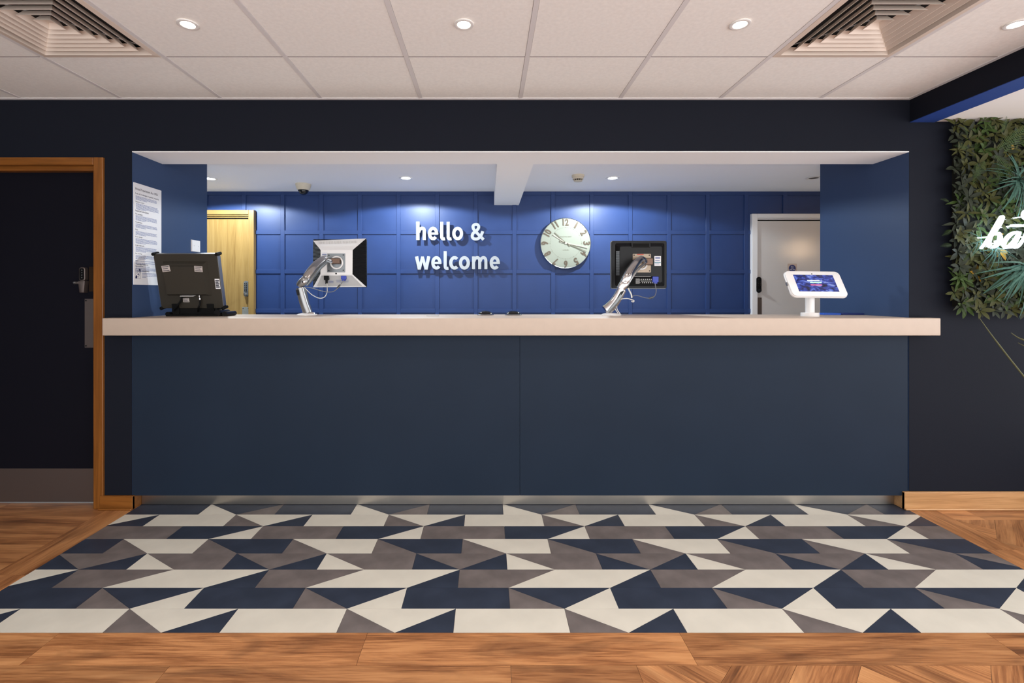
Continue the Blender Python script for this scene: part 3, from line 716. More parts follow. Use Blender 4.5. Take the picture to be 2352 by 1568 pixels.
YC = 4.60
cc = at(1299, 558.5, YC); RC = 58.3/FPX*YC
ck = thing('wall_clock', 'large round pale sage wall clock with bronze numerals on the blue wall', 'clock', cc)
F = Frame(cc, (1, 0, 0), (0, 0, 1), (0, -1, 0))
bm = B(); lathe(bm, [(RC*0.9, -0.030), (RC*0.985, -0.026), (RC, -0.012), (RC, 0.004), (RC*0.985, 0.009), (RC*0.97, 0.007)], cc, (0, -1, 0), 72); obj('rim', bm, M['satin'], ck, smooth=True)
bm = B(); lathe(bm, [(RC*0.975, 0.007), (RC*0.9, 0.0095), (RC*0.5, 0.013), (0, 0.014)], cc, (0, -1, 0), 72); obj('face', bm, M['clockface'], ck, smooth=True)
bm = B(); lathe(bm, [(0.012, -(YB-YC)), (0.012, -0.02)], cc, (0, -1, 0), 12); obj('hanger', bm, M['black'], ck)
for hnum in range(1, 13):
    a = math.radians(90-30*hnum); rr = RC*0.82
    up = Vector((math.cos(a), math.sin(a)))
    if True:
        ux = F.ux*up.y - F.uy*up.x; uy = F.ux*up.x + F.uy*up.y
        Fn = Frame(F.p(up.x*rr, up.y*rr, 0.0085), ux, uy, F.un)
        obj('numeral', text_bm(str(hnum), Fn, 0, 0, width=0.034*(1.7 if hnum >= 10 else 1) if hnum not in (1, 11) else (0.018 if hnum == 1 else 0.045), height=0.068, n0=0, n1=0.006, align='centre', bold=0.03), M['bronze'], ck)
bm = B()
for k in range(60):
    a = 2*math.pi*k/60; r0 = RC*0.615; big = k % 5 == 0
    prism(bm, circ(r0*math.cos(a), r0*math.sin(a), 0.004 if big else 0.0022, 6), F, 0.0105, 0.0135)
obj('minute_dots', bm, M['handdark'], ck)
obj('lettering', text_bm('THOMAS KENT', F, 0, RC*0.25, width=RC*0.44, height=0.012, n0=0.0135, n1=0.0145, align='centre'), M['handdark'], ck)
obj('lettering', text_bm('LONDON', F, 0, -RC*0.27, width=RC*0.24, height=0.010, n0=0.0135, n1=0.0145, align='centre'), M['handdark'], ck)
def hand(deg, ln, tail, spread, n0):
    a = math.radians(90-deg); d = Vector((math.cos(a), math.sin(a))); q = Vector((-d.y, d.x))
    for s, m in ((1, M['silver']), (-1, M['handdark'])):  # lit and shaded sides of the hand put into a pale and a dark bar
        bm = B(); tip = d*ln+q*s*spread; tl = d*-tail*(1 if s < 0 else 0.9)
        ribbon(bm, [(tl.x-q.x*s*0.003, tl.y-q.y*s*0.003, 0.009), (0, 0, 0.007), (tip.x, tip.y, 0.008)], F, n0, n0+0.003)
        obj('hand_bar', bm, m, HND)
bm = B(); lathe(bm, [(0.010, 0.014), (0.010, 0.023), (0, 0.024)], cc, (0, -1, 0), 18); HND = obj('hands', bm, M['silver'], ck, smooth=True)
hand(308, RC*0.6, RC*0.2, 0.013, 0.016); hand(107, RC*0.86, RC*0.27, 0.020, 0.019)

# ================================================================== LEFT REVEAL: NOTICE AND SWITCH PLATE
yA, yB_ = 2.889, 3.133; zA, zB_ = 1.352, 1.973
nb = thing('notice_board', 'tall white hotel notice on the left reveal beside the dark monitor', 'notice', (XL+0.001, yA, zA))
F = Frame((XL+0.001, yA, zA), (0, 1, 0), (0, 0, 1), (1, 0, 0)); NW, NH = yB_-yA, zB_-zA
bm = B(); fbox(bm, F, 0, NW, 0, NH, 0, 0.004); obj('board', bm, M['paper'], nb)
n0 = 0.004; n1 = 0.0044
def head(s, fy, w, m='ink', fx=0.055, h=None): obj('heading', text_bm(s, F, fx*NW, fy*NH, width=w*NW, height=h, n0=n0, n1=n1), M[m], nb)
def para(fy, lines, fx=0.06, w=0.78, last=0.4, step=0.0105, m='inklight'):
    bm = B()
    for i in range(lines):
        ww = w*NW*(last if i == lines-1 else R.uniform(0.93, 1.0)); x = fx*NW; y = fy*NH-i*step*NH
        end = x+ww
        while x < end:
            l = R.uniform(0.006, 0.018); fbox(bm, F, x, min(x+l, end), y, y+0.0035, n0, n1); x += l+0.0022
    obj('text_block', bm, M[m], nb)
head('Hotel Proprietors Act 1956', 0.925, 0.80, h=0.019)
head("Loss of or damage to guests' property", 0.885, 0.84, h=0.014)
para(0.868, 4, last=0.5)
head('Statutory notice', 0.808, 0.30, h=0.009); para(0.795, 6, fx=0.08, w=0.82)
head('Important information', 0.715, 0.46, h=0.014)
y = 0.69
for s, k, w_ in (('Fire evacuation', 5, 0.24), ('Housekeeping', 4, 0.23), ('Pets', 4, 0.08), ('Room damage', 5, 0.24), ('Credit / debit cards', 5, 0.30), ('No smoking', 4, 0.22), ('CCTV', 2, 0.09), ('Data protection', 4, 0.26)):
    head(s, y, w_, h=0.009); para(y-0.014, k, last=0.45); y -= 0.03+0.0105*k
para(0.232, 1, last=1.0)
head('Travelodge Hotels Ltd', 0.19, 0.44, h=0.013); para(0.176, 1, w=0.5, last=1.0)
# hearing loop symbol
bm = B(); x0, x1, y0, y1 = 0.05*NW, 0.23*NW, 0.06*NH, 0.158*NH
for a in ((x0, x1, y0, y0+0.0012), (x0, x1, y1-0.0012, y1), (x0, x0+0.0012, y0, y1), (x1-0.0012, x1, y0, y1)): fbox(bm, F, *a, n0, n1)
prism(bm, [(x1-0.002, y1-0.002), (x1-0.016, y1-0.002), (x1-0.002, y1-0.022)], F, n0, n1)
prism(bm, [(x0+0.002, y0+0.002), (x0+0.014, y0+0.002), (x0+0.018, y0+0.014), (x0+0.008, y0+0.022), (x0+0.002, y0+0.012)], F, n0, n1)
cx_, cy_ = (x0+x1)/2+0.002, (y0+y1)/2+0.004
ribbon(bm, [(cx_+0.014*math.cos(a), cy_+0.018*math.sin(a)) for a in [math.pi*i/12 for i in range(13)]]+[(cx_-0.012, cy_-0.006)], F, n0, n1, w=0.002)
ribbon(bm, [(cx_+0.014, cy_), (cx_+0.012, cy_-0.010), (cx_+0.004, cy_-0.018), (cx_-0.002, cy_-0.028)], F, n0, n1, w=0.002)
ribbon(bm, [(cx_+0.008*math.cos(a), cy_+0.010*math.sin(a)) for a in [math.pi*i/10 for i in range(11)]], F, n0, n1, w=0.0018)
fbox(bm, F, cx_-0.005, cx_+0.005, cy_-0.012, cy_-0.003, n0, n1)
obj('hearing_loop_symbol', bm, M['inknavy'], nb)
head('Accessibility', 0.128, 0.25, fx=0.29, h=0.011); para(0.112, 4, fx=0.29, w=0.55, step=0.013, last=0.25)

yS = [2.149*FPX/(VX-p) for p in (438, 457)]
sp = thing('switch_plate', 'blank white wall plate on the left reveal above the dark monitor', 'wall plate', (XL+0.001, yS[0], 1.6))
F = Frame((XL+0.001, yS[0], at(438, 577, yS[0]).z), (0, 1, 0), (0, 0, 1), (1, 0, 0)); ww = yS[1]-yS[0]
bm = B(); fbox(bm, F, 0, ww, 0, 0.086, 0, 0.009, ins=0.002); obj('plate', bm, M['white_p'], sp)
for q in (0.25, 0.78):
    bm = B(); prism(bm, circ(ww*q, 0.043, 0.003, 10), F, 0.009, 0.0096); obj('screw_cap', bm, M['greyp'], sp)

# ================================================================== MONITORS ON THE WORKTOP
# dark security monitor, seen from behind, tipped back
mt = thing('security_monitor', 'dark olive security monitor seen from behind at the left end of the worktop', 'monitor', (-1.89, 3.12, ZT))
uz = Vector((0, -0.076, 0.34)).normalized(); un = Vector((0, -0.34, -0.076)).normalized()
F = Frame((-2.09, 3.056, 1.203), (1, 0, 0), uz, un); W, H = 0.395, 0.349
bm = B(); prism(bm, rrect(0, W, 0, H, 0.012, 3), F, -0.040, 0); bev(bm, 0.003, 2); obj('casing', bm, M['charcoal'], mt)
bm = B()
fbox(bm, F, W, W+0.003, 0.015, H-0.015, -0.036, -0.004); fbox(bm, F, 0.015, W-0.015, H, H+0.003, -0.036, -0.004); fbox(bm, F, -0.003, 0, 0.015, H-0.015, -0.036, -0.004)
obj('edge_strip', bm, M['satin'], mt, label='silver edge strip')
bm = B(); fbox(bm, F, 0.055, W-0.062, 0.085, H-0.045, 0, 0.032, ins=0.014); hs = obj('rear_housing', bm, M['charcoal'], mt)
bm = B()
for i in range(44):
    for j in range(2): fbox(bm, F, 0.075+i*0.0052, 0.0775+i*0.0052, H-0.068-j*0.006, H-0.065-j*0.006, 0.0318, 0.0324)
obj('vent_slots', bm, M['black_m'], hs)
obj('screen', (lambda b: (fbox(b, F, 0.02, W-0.02, 0.02, H-0.02, -0.042, -0.039), b)[1])(B()), M['black'], mt)
for cx, cy in ((0, 0), (W, 0), (0, H), (W, H)):
    bm = B(); tube(bm, [F.p(cx, cy, 0.006), F.p(cx, cy, 0.004), F.p(cx, cy, -0.044), F.p(cx, cy, -0.046)], [0.008, 0.0105, 0.0105, 0.008], 16); obj('corner_bumper', bm, M['black_m'], mt, smooth=True)
def sticker(F, x, y, w, h, n, parent, m='label', rot=0.0, bars=3):
    c, s = math.cos(rot), math.sin(rot)
    G = Frame(F.p(x, y, n), F.ux*c+F.uy*s, F.uy*c-F.ux*s, F.un)
    bm = B(); fbox(bm, G, -w/2, w/2, -h/2, h/2, 0, 0.0008); o = obj('sticker', bm, M[m], parent)
    bm = B()
    for i in range(bars):
        yy = h*(0.32-0.64*i/max(bars-1, 1)); fbox(bm, G, -w*0.4, w*(0.4-0.15*(i % 2)), yy-h*0.06, yy+h*0.06, 0.0008, 0.0012)
    obj('printed_lines', bm, M['ink'], o)
sticker(F, 0.088, H-0.086, 0.050, 0.038, 0.0322, hs, rot=0.10); sticker(F, 0.290, H-0.088, 0.050, 0.036, 0.0322, hs, rot=-0.06)
sticker(F, 0.165, 0.054, 0.040, 0.026, 0.0002, mt); sticker(F, W-0.016, 0.16, 0.030, 0.064, 0.0002, mt, 'paper', bars=5)
fr = B(); fbox(fr, F, 0.15, 0.235, 0.0855, 0.089, 0.004, 0.0325); obj('port_row', fr, M['greyp'], hs)
bm = B(); lathe(bm, [(0.005, 0), (0.007, -0.006), (0.004, -0.012), (0.007, -0.018), (0.007, -0.028), (0.0, -0.029)], F.p(0.262, 0.088, 0.014), uz, 14); obj('plug', bm, M['chrome'], mt, smooth=True)
g = [F.p(0.262, 0.062, 0.014), F.p(0.262, 0.035, 0.018), F.p(0.25, 0.01, 0.02), F.p(0.225, -0.03, -0.01)]
bm = B(); tube(bm, [Vector(q) for q in crom([tuple(p) for p in g], 5)], 0.0055, 8); obj('cable', bm, M['black_m'], mt, smooth=True)
g = [F.p(0.15, 0.088, 0.014), F.p(0.148, 0.06, 0.02), F.p(0.12, 0.025, 0.022), F.p(0.09, -0.005, 0.01), F.p(0.07, -0.03, -0.02)]
bm = B(); tube(bm, [Vector(q) for q in crom([tuple(p) for p in g], 5)], 0.0055, 8); obj('cable', bm, M['black_m'], mt, smooth=True)
for x in (0.072, 0.295):
    bm = B(); fbox(bm, F, x, x+0.042, -0.004, 0.03, 0.0, 0.006); obj('stand_bracket', bm, M['black_m'], mt)
    bm = B(); box(bm, F.o.x+x, F.o.x+x+0.042, 3.055, 3.095, ZT+0.008, 1.215); obj('stand_leg', bm, M['black_m'], mt)
bm = B(); box(bm, -2.03, -1.735, 3.062, 3.115, ZT+0.008, 1.212); bev(bm, 0.006, 2); obj('stand_body', bm, M['black_m'], mt)
bm = B(); prism(bm, [(-2.07, 3.128), (-1.70, 3.128), (-1.72, 3.02), (-2.04, 3.02)][::-1], Fz, ZT, ZT+0.012); bev(bm, 0.003, 1)
obj('base_plate', bm, M['black_m'], mt)
for x, r in ((-1.72, 0.038), (-1.672, 0.028), (-2.035, 0.026)):
    bm = B(); tube(bm, [(x, 3.03, ZT+r*0.55), (x, 3.15, ZT+r*0.55)], r*0.55, 18); obj('foot_roll', bm, M['black'], mt, smooth=True)

# articulated arm: list of px/py/depth nodes with widths, swept as a rounded bar
def bar(bm, pts, ws, depth=0.6, n=12):
    """flattened tube: ws = half widths in metres, depth = thickness ratio"""
    pts = [Vector(p) for p in pts]; rings = []
    for i, p in enumerate(pts):
        t = (pts[min(i+1, len(pts)-1)]-pts[max(i-1, 0)]).normalized()
        b = Vector((0, 1, 0)); b = (b-t*b.dot(t)).normalized(); a = t.cross(b)
        ring = []
        for k in range(n):
            th = 2*math.pi*k/n; c, s = math.cos(th), math.sin(th)
            c = math.copysign(abs(c)**0.6, c); s = math.copysign(abs(s)**0.6, s)
            ring.append(bm.verts.new(p+a*ws[i]*c+b*ws[i]*depth*s))
        rings.append(ring)
    for i in range(len(rings)-1):
        for k in range(n): bm.faces.new([rings[i][k], rings[i][(k+1) % n], rings[i+1][(k+1) % n], rings[i+1][k]])
    bm.faces.new(rings[0][::-1]); bm.faces.new(rings[-1])
def smoothpath(nodes, k=5):
    """nodes: (px, py, depth, half width in m)"""
    q = crom([tuple(at(a, b, c))+(w,) for a, b, c, w in nodes], k)
    return [Vector(p[:3]) for p in q], [p[3] for p in q]
def cable(parent, nodes, r, m, k=6):
    bm = B(); tube(bm, [Vector(p) for p in crom([tuple(at(*n_)) for n_ in nodes], k)], r, 8); return obj('cable', bm, m, parent, smooth=True)

# --- white monitor
yb_ = 3.50; yi_ = 3.452
wm = thing('white_monitor', 'white and black monitor seen from behind on the left monitor arm', 'monitor', at(781, 605, yb_))
O = [at(719, 552.5, yb_), at(841, 547.5, yb_), at(841.5, 658.5, yb_), at(719, 659.5, yb_)]
I = [at(736.5, 574, yi_), at(810, 574, yi_), at(809.5, 629.5, yi_), at(736, 629.5, yi_)]
def quad(bm, *vs_): bm.faces.new([bm.verts.new(v) for v in vs_])
def solid_quads(quads, back):
    bm = B()
    for q in quads:
        a = [bm.verts.new(v) for v in q]; b = [bm.verts.new(v+Vector((0, back, 0))) for v in q]
        bm.faces.new(a); bm.faces.new(b[::-1])
        for i in range(4): bm.faces.new([a[i], b[i], b[(i+1) % 4], a[(i+1) % 4]])
    return bm
obj('rear_shell', solid_quads([(O[0], O[1], I[1], I[0]), (I[0], I[1], I[2], I[3])], 0.01), M['white_p'], wm)
obj('side_cheek', solid_quads([(O[0], I[0], I[3], O[3])], 0.008), M['rib'], wm, label='ribbed black side cheek')
obj('side_cheek', solid_quads([(I[1], O[1], O[2], I[2])], 0.008), M['rib'], wm, label='ribbed black side cheek')
e0, e1 = at(737, 632.5, yi_+0.012), at(808, 632.5, yi_+0.012); e2, e3 = at(833, 657, yb_-0.002), at(727, 657.5, yb_-0.002)
obj('connector_bay', solid_quads([(e0, e1, e2, e3)], 0.008), M['greyp'], wm, label='pale grey connector bay')
obj('lower_edge', solid_quads([(I[3], I[2], at(808, 632.5, yi_+0.004), at(737, 632.5, yi_+0.004)), (I[3], at(738, 632.5, yi_+0.004), at(727, 657.5, yb_-0.004), O[3]), (at(808, 632.5, yi_+0.004), I[2], O[2], at(833, 657, yb_-0.004)), (at(727, 657.2, yb_-0.004), at(833, 656.7, yb_-0.004), O[2], O[3])], 0.006), M['white_p'], wm)
bm = B(); x0, x1 = O[0].x, O[1].x; box(bm, x0, x1, yb_, yb_+0.03, O[3].z, O[1].z-0.006); bev(bm, 0.003, 1); obj('bezel', bm, M['black'], wm)
Fm = Frame((0, yi_, 0), (1, 0, 0), (0, 0, 1), (0, -1, 0))
def pxy(px, py, Y): p = at(px, py, Y); return p.x, p.z
def pbox(bm, F, px0, py0, px1, py1, n0, n1, ins=0.0):
    Y = F.o.y; a = pxy(px0, py1, Y); b = pxy(px1, py0, Y); fbox(bm, F, a[0], b[0], a[1], b[1], n0, n1, ins)
bm = B()
for i in range(34): pbox(bm, Frame((0, yi_+0.022, 0), (1, 0, 0), (0, 0, 1), (0, -1, 0)), 734+i*2.6, 555-i*0.05, 735.2+i*2.6, 560.5-i*0.05, 0.0115, 0.0135)
obj('vent_slots', bm, M['greyp'], wm)
bm = B(); pbox(bm, Fm, 752, 582, 793, 625, 0.0, 0.004); vp = obj('mount_plate', bm, M['greymetal'], wm, label='grey metal mounting plate')
for px, py in ((756, 586), (789, 585.5), (756, 621), (789, 620.5)):
    bm = B(); prism(bm, circ(*pxy(px, py, yi_), 0.0045, 10), Fm, 0.004, 0.006); obj('screw', bm, M['black'], vp)
bm = B(); prism(bm, circ(*pxy(772, 628, yi_), 0.006, 14), Fm, 0.0, 0.002); obj('lock_slot', bm, M['black'], wm)
bm = B(); pbox(bm, Fm, 738.5, 578.5, 752, 593.5, 0.0, 0.001); st = obj('sticker', bm, M['paper'], wm)
bm = B()
for i in range(2): pbox(bm, Fm, 740, 583+i*4, 750, 585.5+i*4, 0.001, 0.0014)
obj('printed_lines', bm, M['inklight'], st)
Fb = Frame((0, yi_+0.022, 0), (1, 0, 0), (0, 0, 1), (0, -1, 0))
bm = B(); pbox(bm, Fb, 746, 633, 757, 643, 0, 0.022); bev(bm, 0.003, 2); pbox(bm, Fb, 749, 643, 753.5, 652, 0.004, 0.016); obj('power_plug', bm, M['black'], wm)
bm = B(); pbox(bm, Fb, 785, 633, 796.5, 641.5, 0, 0.02); bev(bm, 0.002, 2); pbox(bm, Fb, 787, 641, 794, 645, 0.004, 0.016); obj('video_plug', bm, M['vga'], wm, label='blue video plug')
bm = B()
for i in range(3): pbox(bm, Fb, 755, 645+i*1.8, 766, 645.8+i*1.8, 0.0, 0.0012)
for i in range(3): pbox(bm, Fb, 772+i*0.5, 642.5+i*2.4, 802-i, 643.2+i*2.4, 0.0, 0.0012)
obj('printed_lines', bm, M['inklight'], wm)
cable(wm, [(751, 650, 3.455), (751.5, 660, 3.45), (751, 672, 3.42), (745, 682, 3.40), (733, 684.5, 3.36), (717, 677, 3.3), (707, 668, 3.24), (699, 660, 3.2)], 0.0028, M['cablew'])
cable(wm, [(790, 643, 3.45), (784, 651, 3.44), (776, 661, 3.42), (765, 669.5, 3.4), (750, 670, 3.38), (735, 667, 3.34), (715, 661, 3.28), (699, 659, 3.22)], 0.0028, M['cable'])
bm = B(); tube(bm, [at(781, 654.5, 3.438), at(775, 661.5, 3.424)], 0.0065, 10); obj('ferrite', bm, M['black_m'], wm)

arms = 'chrome monitor arms on the worktop'
am = thing('monitor_arm', 'short upright chrome monitor arm holding the white monitor', 'monitor arm', at(705, 723, 3.2), arms)
bc = Vector(((705-VX)/FPX*3.2, 3.2, ZT))
bm = B(); lathe(bm, [(0.066, 0), (0.066, 0.004), (0.055, 0.010), (0.03, 0.014), (0, 0.014)], bc, n=36); obj('base', bm, M['white_p'], am, smooth=True)
bm = B(); lathe(bm, [(0.030, 0), (0.026, 0.012), (0.012, 0.016), (0, 0.016)], Vector(((715-VX)/FPX*3.2, 3.2, ZT+0.006)), n=20); obj('clamp_knob', bm, M['chrome'], am, smooth=True)
p, w = smoothpath([(707.5, 719, 3.2, 0.028), (702, 705, 3.2, 0.027), (697, 690, 3.2, 0.027), (692, 672, 3.2, 0.026), (689.5, 661, 3.2, 0.025)]); bm = B(); bar(bm, p, w, 0.9); lp = obj('lower_post', bm, M['satin'], am, smooth=True)
p, w = smoothpath([(713.5, 718, 3.225, 0.012), (703.5, 690, 3.225, 0.013), (698, 664, 3.225, 0.014)]); bm = B(); bar(bm, p, w, 1.6); obj('post_spine', bm, M['greymetal'], am, smooth=True)
bm = B(); Fp = Frame((0, 3.178, 0), (1, 0, 0), (0, 0, 1), (0, -1, 0)); prism(bm, [pxy(*q, 3.178) for q in ((679.5, 666), (686.5, 666), (689, 678), (682.5, 678))], Fp, -0.01, 0.001); obj('cable_slot', bm, M['black'], am)
p, w = smoothpath([(687, 657.5, 3.2, 0.02), (692, 651, 3.2, 0.026), (699, 645, 3.2, 0.028), (703, 641, 3.21, 0.026)]); bm = B(); bar(bm, p, w, 0.9); obj('elbow', bm, M['satin'], am, smooth=True)
p, w = smoothpath([(697, 650, 3.2, 0.024), (703, 639, 3.21, 0.026), (713, 624, 3.24, 0.026), (726, 608, 3.29, 0.025), (740, 596, 3.34, 0.021), (749, 591, 3.38, 0.016)]); bm = B(); bar(bm, p, w, 0.8); obj('upper_arm', bm, M['chrome'], am, smooth=True)
p, w = smoothpath([(704, 655, 3.22, 0.010), (714, 643, 3.23, 0.011), (724, 629, 3.26, 0.012), (736, 614, 3.31, 0.011), (749, 603, 3.37, 0.010)]); bm = B(); bar(bm, p, w, 1.2); obj('tension_rod', bm, M['greymetal'], am, smooth=True)
bm = B(); lathe(bm, [(0.011, 0), (0.011, 0.004), (0.006, 0.006), (0, 0.006)], at(697.5, 647, 3.172), (0, -1, 0), 18); obj('pivot_bolt', bm, M['chrome'], am, smooth=True)
p, w = smoothpath([(747, 596, 3.37, 0.014), (756, 599, 3.40, 0.013), (764, 601, 3.425, 0.013)]); bm = B(); bar(bm, p, w, 1.0); obj('wrist', bm, M['chrome'], am, smooth=True)
rc = at(773, 603, 3.443)
bm = B(); tube(bm, [rc+Vector((0.043*math.cos(a), 0, 0.043*math.sin(a))) for a in [2*math.pi*i/28 for i in range(29)]], 0.006, 8); obj('swivel_ring', bm, M['white_p'], am, smooth=True)
bm = B(); Fj = Frame((0, 3.44, 0), (1, 0, 0), (0, 0, 1), (0, -1, 0)); pbox(bm, Fj, 762, 592.5, 782.5, 606.5, -0.002, 0.03, 0.004); bev(bm, 0.002, 1); obj('tilt_head', bm, M['copper'], am)

# --- black monitor
yk = 3.40; yp = 3.372
kmn = thing('black_monitor', 'black monitor with silver edge seen from behind on the right monitor arm', 'monitor', at(1467, 608, yk))
Fk = Frame((0, yk, 0), (1, 0, 0), (0, 0, 1), (0, -1, 0))
a0, a1 = pxy(1404, 663, yk), pxy(1532.5, 552.5, yk)
bm = B(); prism(bm, rrect(a0[0], a1[0], a0[1], a1[1], 0.012, 4), Fk, -0.034, -0.012); bev(bm, 0.002, 1); obj('bezel', bm, M['satin'], kmn, label='silver outer edge')
bm = B(); prism(bm, rrect(a0[0]+0.003, a1[0]-0.003, a0[1]+0.003, a1[1]-0.003, 0.010, 4), Fk, -0.013, 0.0); bev(bm, 0.002, 1); obj('rear_shell', bm, M['black'], kmn)
b0, b1 = pxy(1413, 657, yk), pxy(1526, 558.5, yk)
bm = B(); rr_ = rrect(b0[0], b1[0], b0[1], b1[1], 0.012, 4); cx = (b0[0]+b1[0])/2; cz = (b0[1]+b1[1])/2
lo = [bm.verts.new(Fk.p(x, z, 0)) for x, z in rr_]
hi = [bm.verts.new(Fk.p(cx+(x-cx)*0.845, cz+(z-cz)*0.83, 0.026)) for x, z in rr_]
for i in range(len(lo)): bm.faces.new([lo[i], lo[(i+1) % len(lo)], hi[(i+1) % len(lo)], hi[i]])
bm.faces.new(hi); obj('rear_bulge', bm, M['black'], kmn)
Fq = Frame((0, yk-0.026, 0), (1, 0, 0), (0, 0, 1), (0, -1, 0)); yq = yk-0.026
bm = B(); pbox(bm, Fq, 1450, 557, 1494, 568.5, -0.018, 0.003); bev(bm, 0.003, 2); hb = obj('carry_handle', bm, M['black'], kmn)
bm = B(); pbox(bm, Fq, 1453, 559, 1491, 567, 0.0025, 0.0035); obj('handle_recess', bm, M['black_m'], hb)
bm = B()
for j in range(28):
    for i in range(5): pbox(bm, Frame((0, yk-0.012, 0), (1, 0, 0), (0, 0, 1), (0, -1, 0)), 1414.5+i*1.7, 577+j*2, 1415.5+i*1.7, 578+j*2, 0.006, 0.0115)
obj('vent_slots', bm, M['greymetal'], kmn)
bm = B(); prism(bm, rrect(*[v for v in (pxy(1453, 0, yq)[0], pxy(1494.5, 0, yq)[0], pxy(0, 625.5, yq)[1], pxy(0, 583, yq)[1])], 0.004, 3), Fq, 0.0, 0.004); vp = obj('mount_plate', bm, M['tan'], kmn, label='tan metal mounting plate')
for px, py in ((1456, 586), (1491, 586), (1456, 622), (1491.5, 622)):
    bm = B(); prism(bm, circ(*pxy(px, py, yq), 0.0045, 10), Fq, 0.004, 0.006); obj('screw', bm, M['black'], vp)
bm = B(); pbox(bm, Fq, 1463, 583.3, 1478, 585.3, 0.004, 0.0045); obj('warning_strip', bm, mat('warning_red', (190, 70, 50), 0.5), vp)
bm = B(); pbox(bm, Fq, 1503, 588, 1518, 610.5, 0, 0.001); st = obj('sticker', bm, M['paper'], kmn)
bm = B()
for i, (u, v) in enumerate(((590, 594), (597.5, 599), (605.5, 606.5))): pbox(bm, Fq, 1505, u, 1516-i, v, 0.001, 0.0014)
obj('printed_lines', bm, M['inklight'], st)
bm = B(); pbox(bm, Fq, 1503.5, 602, 1517.5, 603.5, 0.001, 0.0015); obj('printed_stripe', bm, mat('teal_ink', (60, 130, 150), 0.6), st)
bm = B(); pbox(bm, Fq, 1446, 634, 1513, 653, -0.012, 0.0006); cb = obj('connector_bay', bm, M['black_m'], kmn)
bm = B()
for r_ in range(3):
    for i in range(6): prism(bm, circ(*pxy(1473+i*4.6+r_*1.5, 641.5+r_*3.8, yq), 0.0042, 8, 0.0036), Fq, 0.0006, 0.001)
for i in range(7): pbox(bm, Fq, 1460, 640+i*1.7, 1469+(i % 3), 640.7+i*1.7, 0.0006, 0.001)
pbox(bm, Fq, 1456, 634.3, 1495, 635.2, 0.0006, 0.001)
obj('printed_symbols', bm, M['greyp'], cb)
bm = B(); pbox(bm, Fq, 1497.5, 635, 1511, 648, -0.002, 0.016); bev(bm, 0.002, 2); pbox(bm, Fq, 1500.5, 647.5, 1508.5, 651, 0, 0.012); obj('video_plug', bm, M['vga'], kmn, label='blue video plug')
cable(kmn, [(1504.5, 650, 3.362), (1506, 660, 3.36), (1507, 669, 3.36), (1504, 679, 3.35), (1497, 683.5, 3.34), (1488, 684.5, 3.32), (1476, 682, 3.30), (1464, 678.5, 3.28), (1455, 679, 3.26), (1451, 684, 3.24)], 0.0028, M['cable'])
bm = B(); tube(bm, [at(1500, 682.3, 3.345), at(1491.5, 685, 3.33)], 0.0075, 10); obj('ferrite', bm, M['greymetal'], kmn)
cable(kmn, [(1443, 662, 3.28), (1446, 668, 3.27), (1450, 676, 3.25), (1451, 684, 3.24)], 0.005, M['cablew'])

ar = thing('monitor_arm', 'leaning chrome monitor arm holding the black monitor', 'monitor arm', at(1400, 722, 3.2), arms)
bc = Vector(((1404-VX)/FPX*3.19, 3.19, ZT))
bm = B(); lathe(bm, [(0.066, 0), (0.066, 0.004), (0.055, 0.010), (0.03, 0.014), (0, 0.014)], bc, n=36); obj('base', bm, M['white_p'], ar, smooth=True)
p, w = smoothpath([(1391, 713, 3.2, 0.037), (1400, 706, 3.2, 0.035), (1411, 694, 3.2, 0.032), (1421, 678, 3.2, 0.030), (1428, 664, 3.2, 0.030)]); bm = B(); bar(bm, p, w, 0.8); obj('lower_post', bm, M['chrome'], ar, smooth=True)
p, w = smoothpath([(1397, 716.5, 3.178, 0.013), (1408, 703, 3.174, 0.0125), (1419, 689, 3.174, 0.0125), (1427, 677, 3.174, 0.012)]); bm = B(); bar(bm, p, w, 0.7); obj('cable_channel', bm, M['greymetal'], ar, smooth=True)
bm = B(); prism(bm, [pxy(*q, 3.168) for q in ((1426, 670), (1434, 667), (1425, 684), (1418, 684))], Frame((0, 3.168, 0), (1, 0, 0), (0, 0, 1), (0, -1, 0)), -0.012, 0.001); obj('cable_slot', bm, M['black'], ar)
p, w = smoothpath([(1425, 664, 3.2, 0.027), (1432, 653, 3.2, 0.029), (1438, 644, 3.205, 0.027)]); bm = B(); bar(bm, p, w, 0.8); obj('elbow', bm, M['chrome'], ar, smooth=True)
p, w = smoothpath([(1432, 652, 3.2, 0.026), (1440, 636, 3.2, 0.028), (1449, 619, 3.23, 0.028), (1461, 603, 3.27, 0.027), (1474, 593, 3.31, 0.020)]); bm = B(); bar(bm, p, w, 0.8); obj('upper_arm', bm, M['chrome'], ar, smooth=True)
p, w = smoothpath([(1441, 655, 3.215, 0.007), (1452, 636, 3.22, 0.008), (1465, 618, 3.25, 0.009), (1480, 606, 3.3, 0.008)]); bm = B(); bar(bm, p, w, 1.2); obj('tension_rod', bm, M['satin'], ar, smooth=True)
bm = B(); lathe(bm, [(0.011, 0), (0.011, 0.004), (0.006, 0.006), (0, 0.006)], at(1436, 648, 3.172), (0, -1, 0), 18); obj('pivot_bolt', bm, M['chrome'], ar, smooth=True)
p, w = smoothpath([(1472, 592, 3.30, 0.016), (1479, 596, 3.32, 0.016), (1484, 602, 3.345, 0.015)]); bm = B(); bar(bm, p, w, 1.0); obj('wrist', bm, M['chrome'], ar, smooth=True)
rc = at(1473, 605, 3.363)
bm = B(); tube(bm, [rc+Vector((0.04*math.cos(a), 0, 0.04*math.sin(a))) for a in [2*math.pi*i/28 for i in range(29)]], 0.006, 8); obj('swivel_ring', bm, M['white_p'], ar, smooth=True)
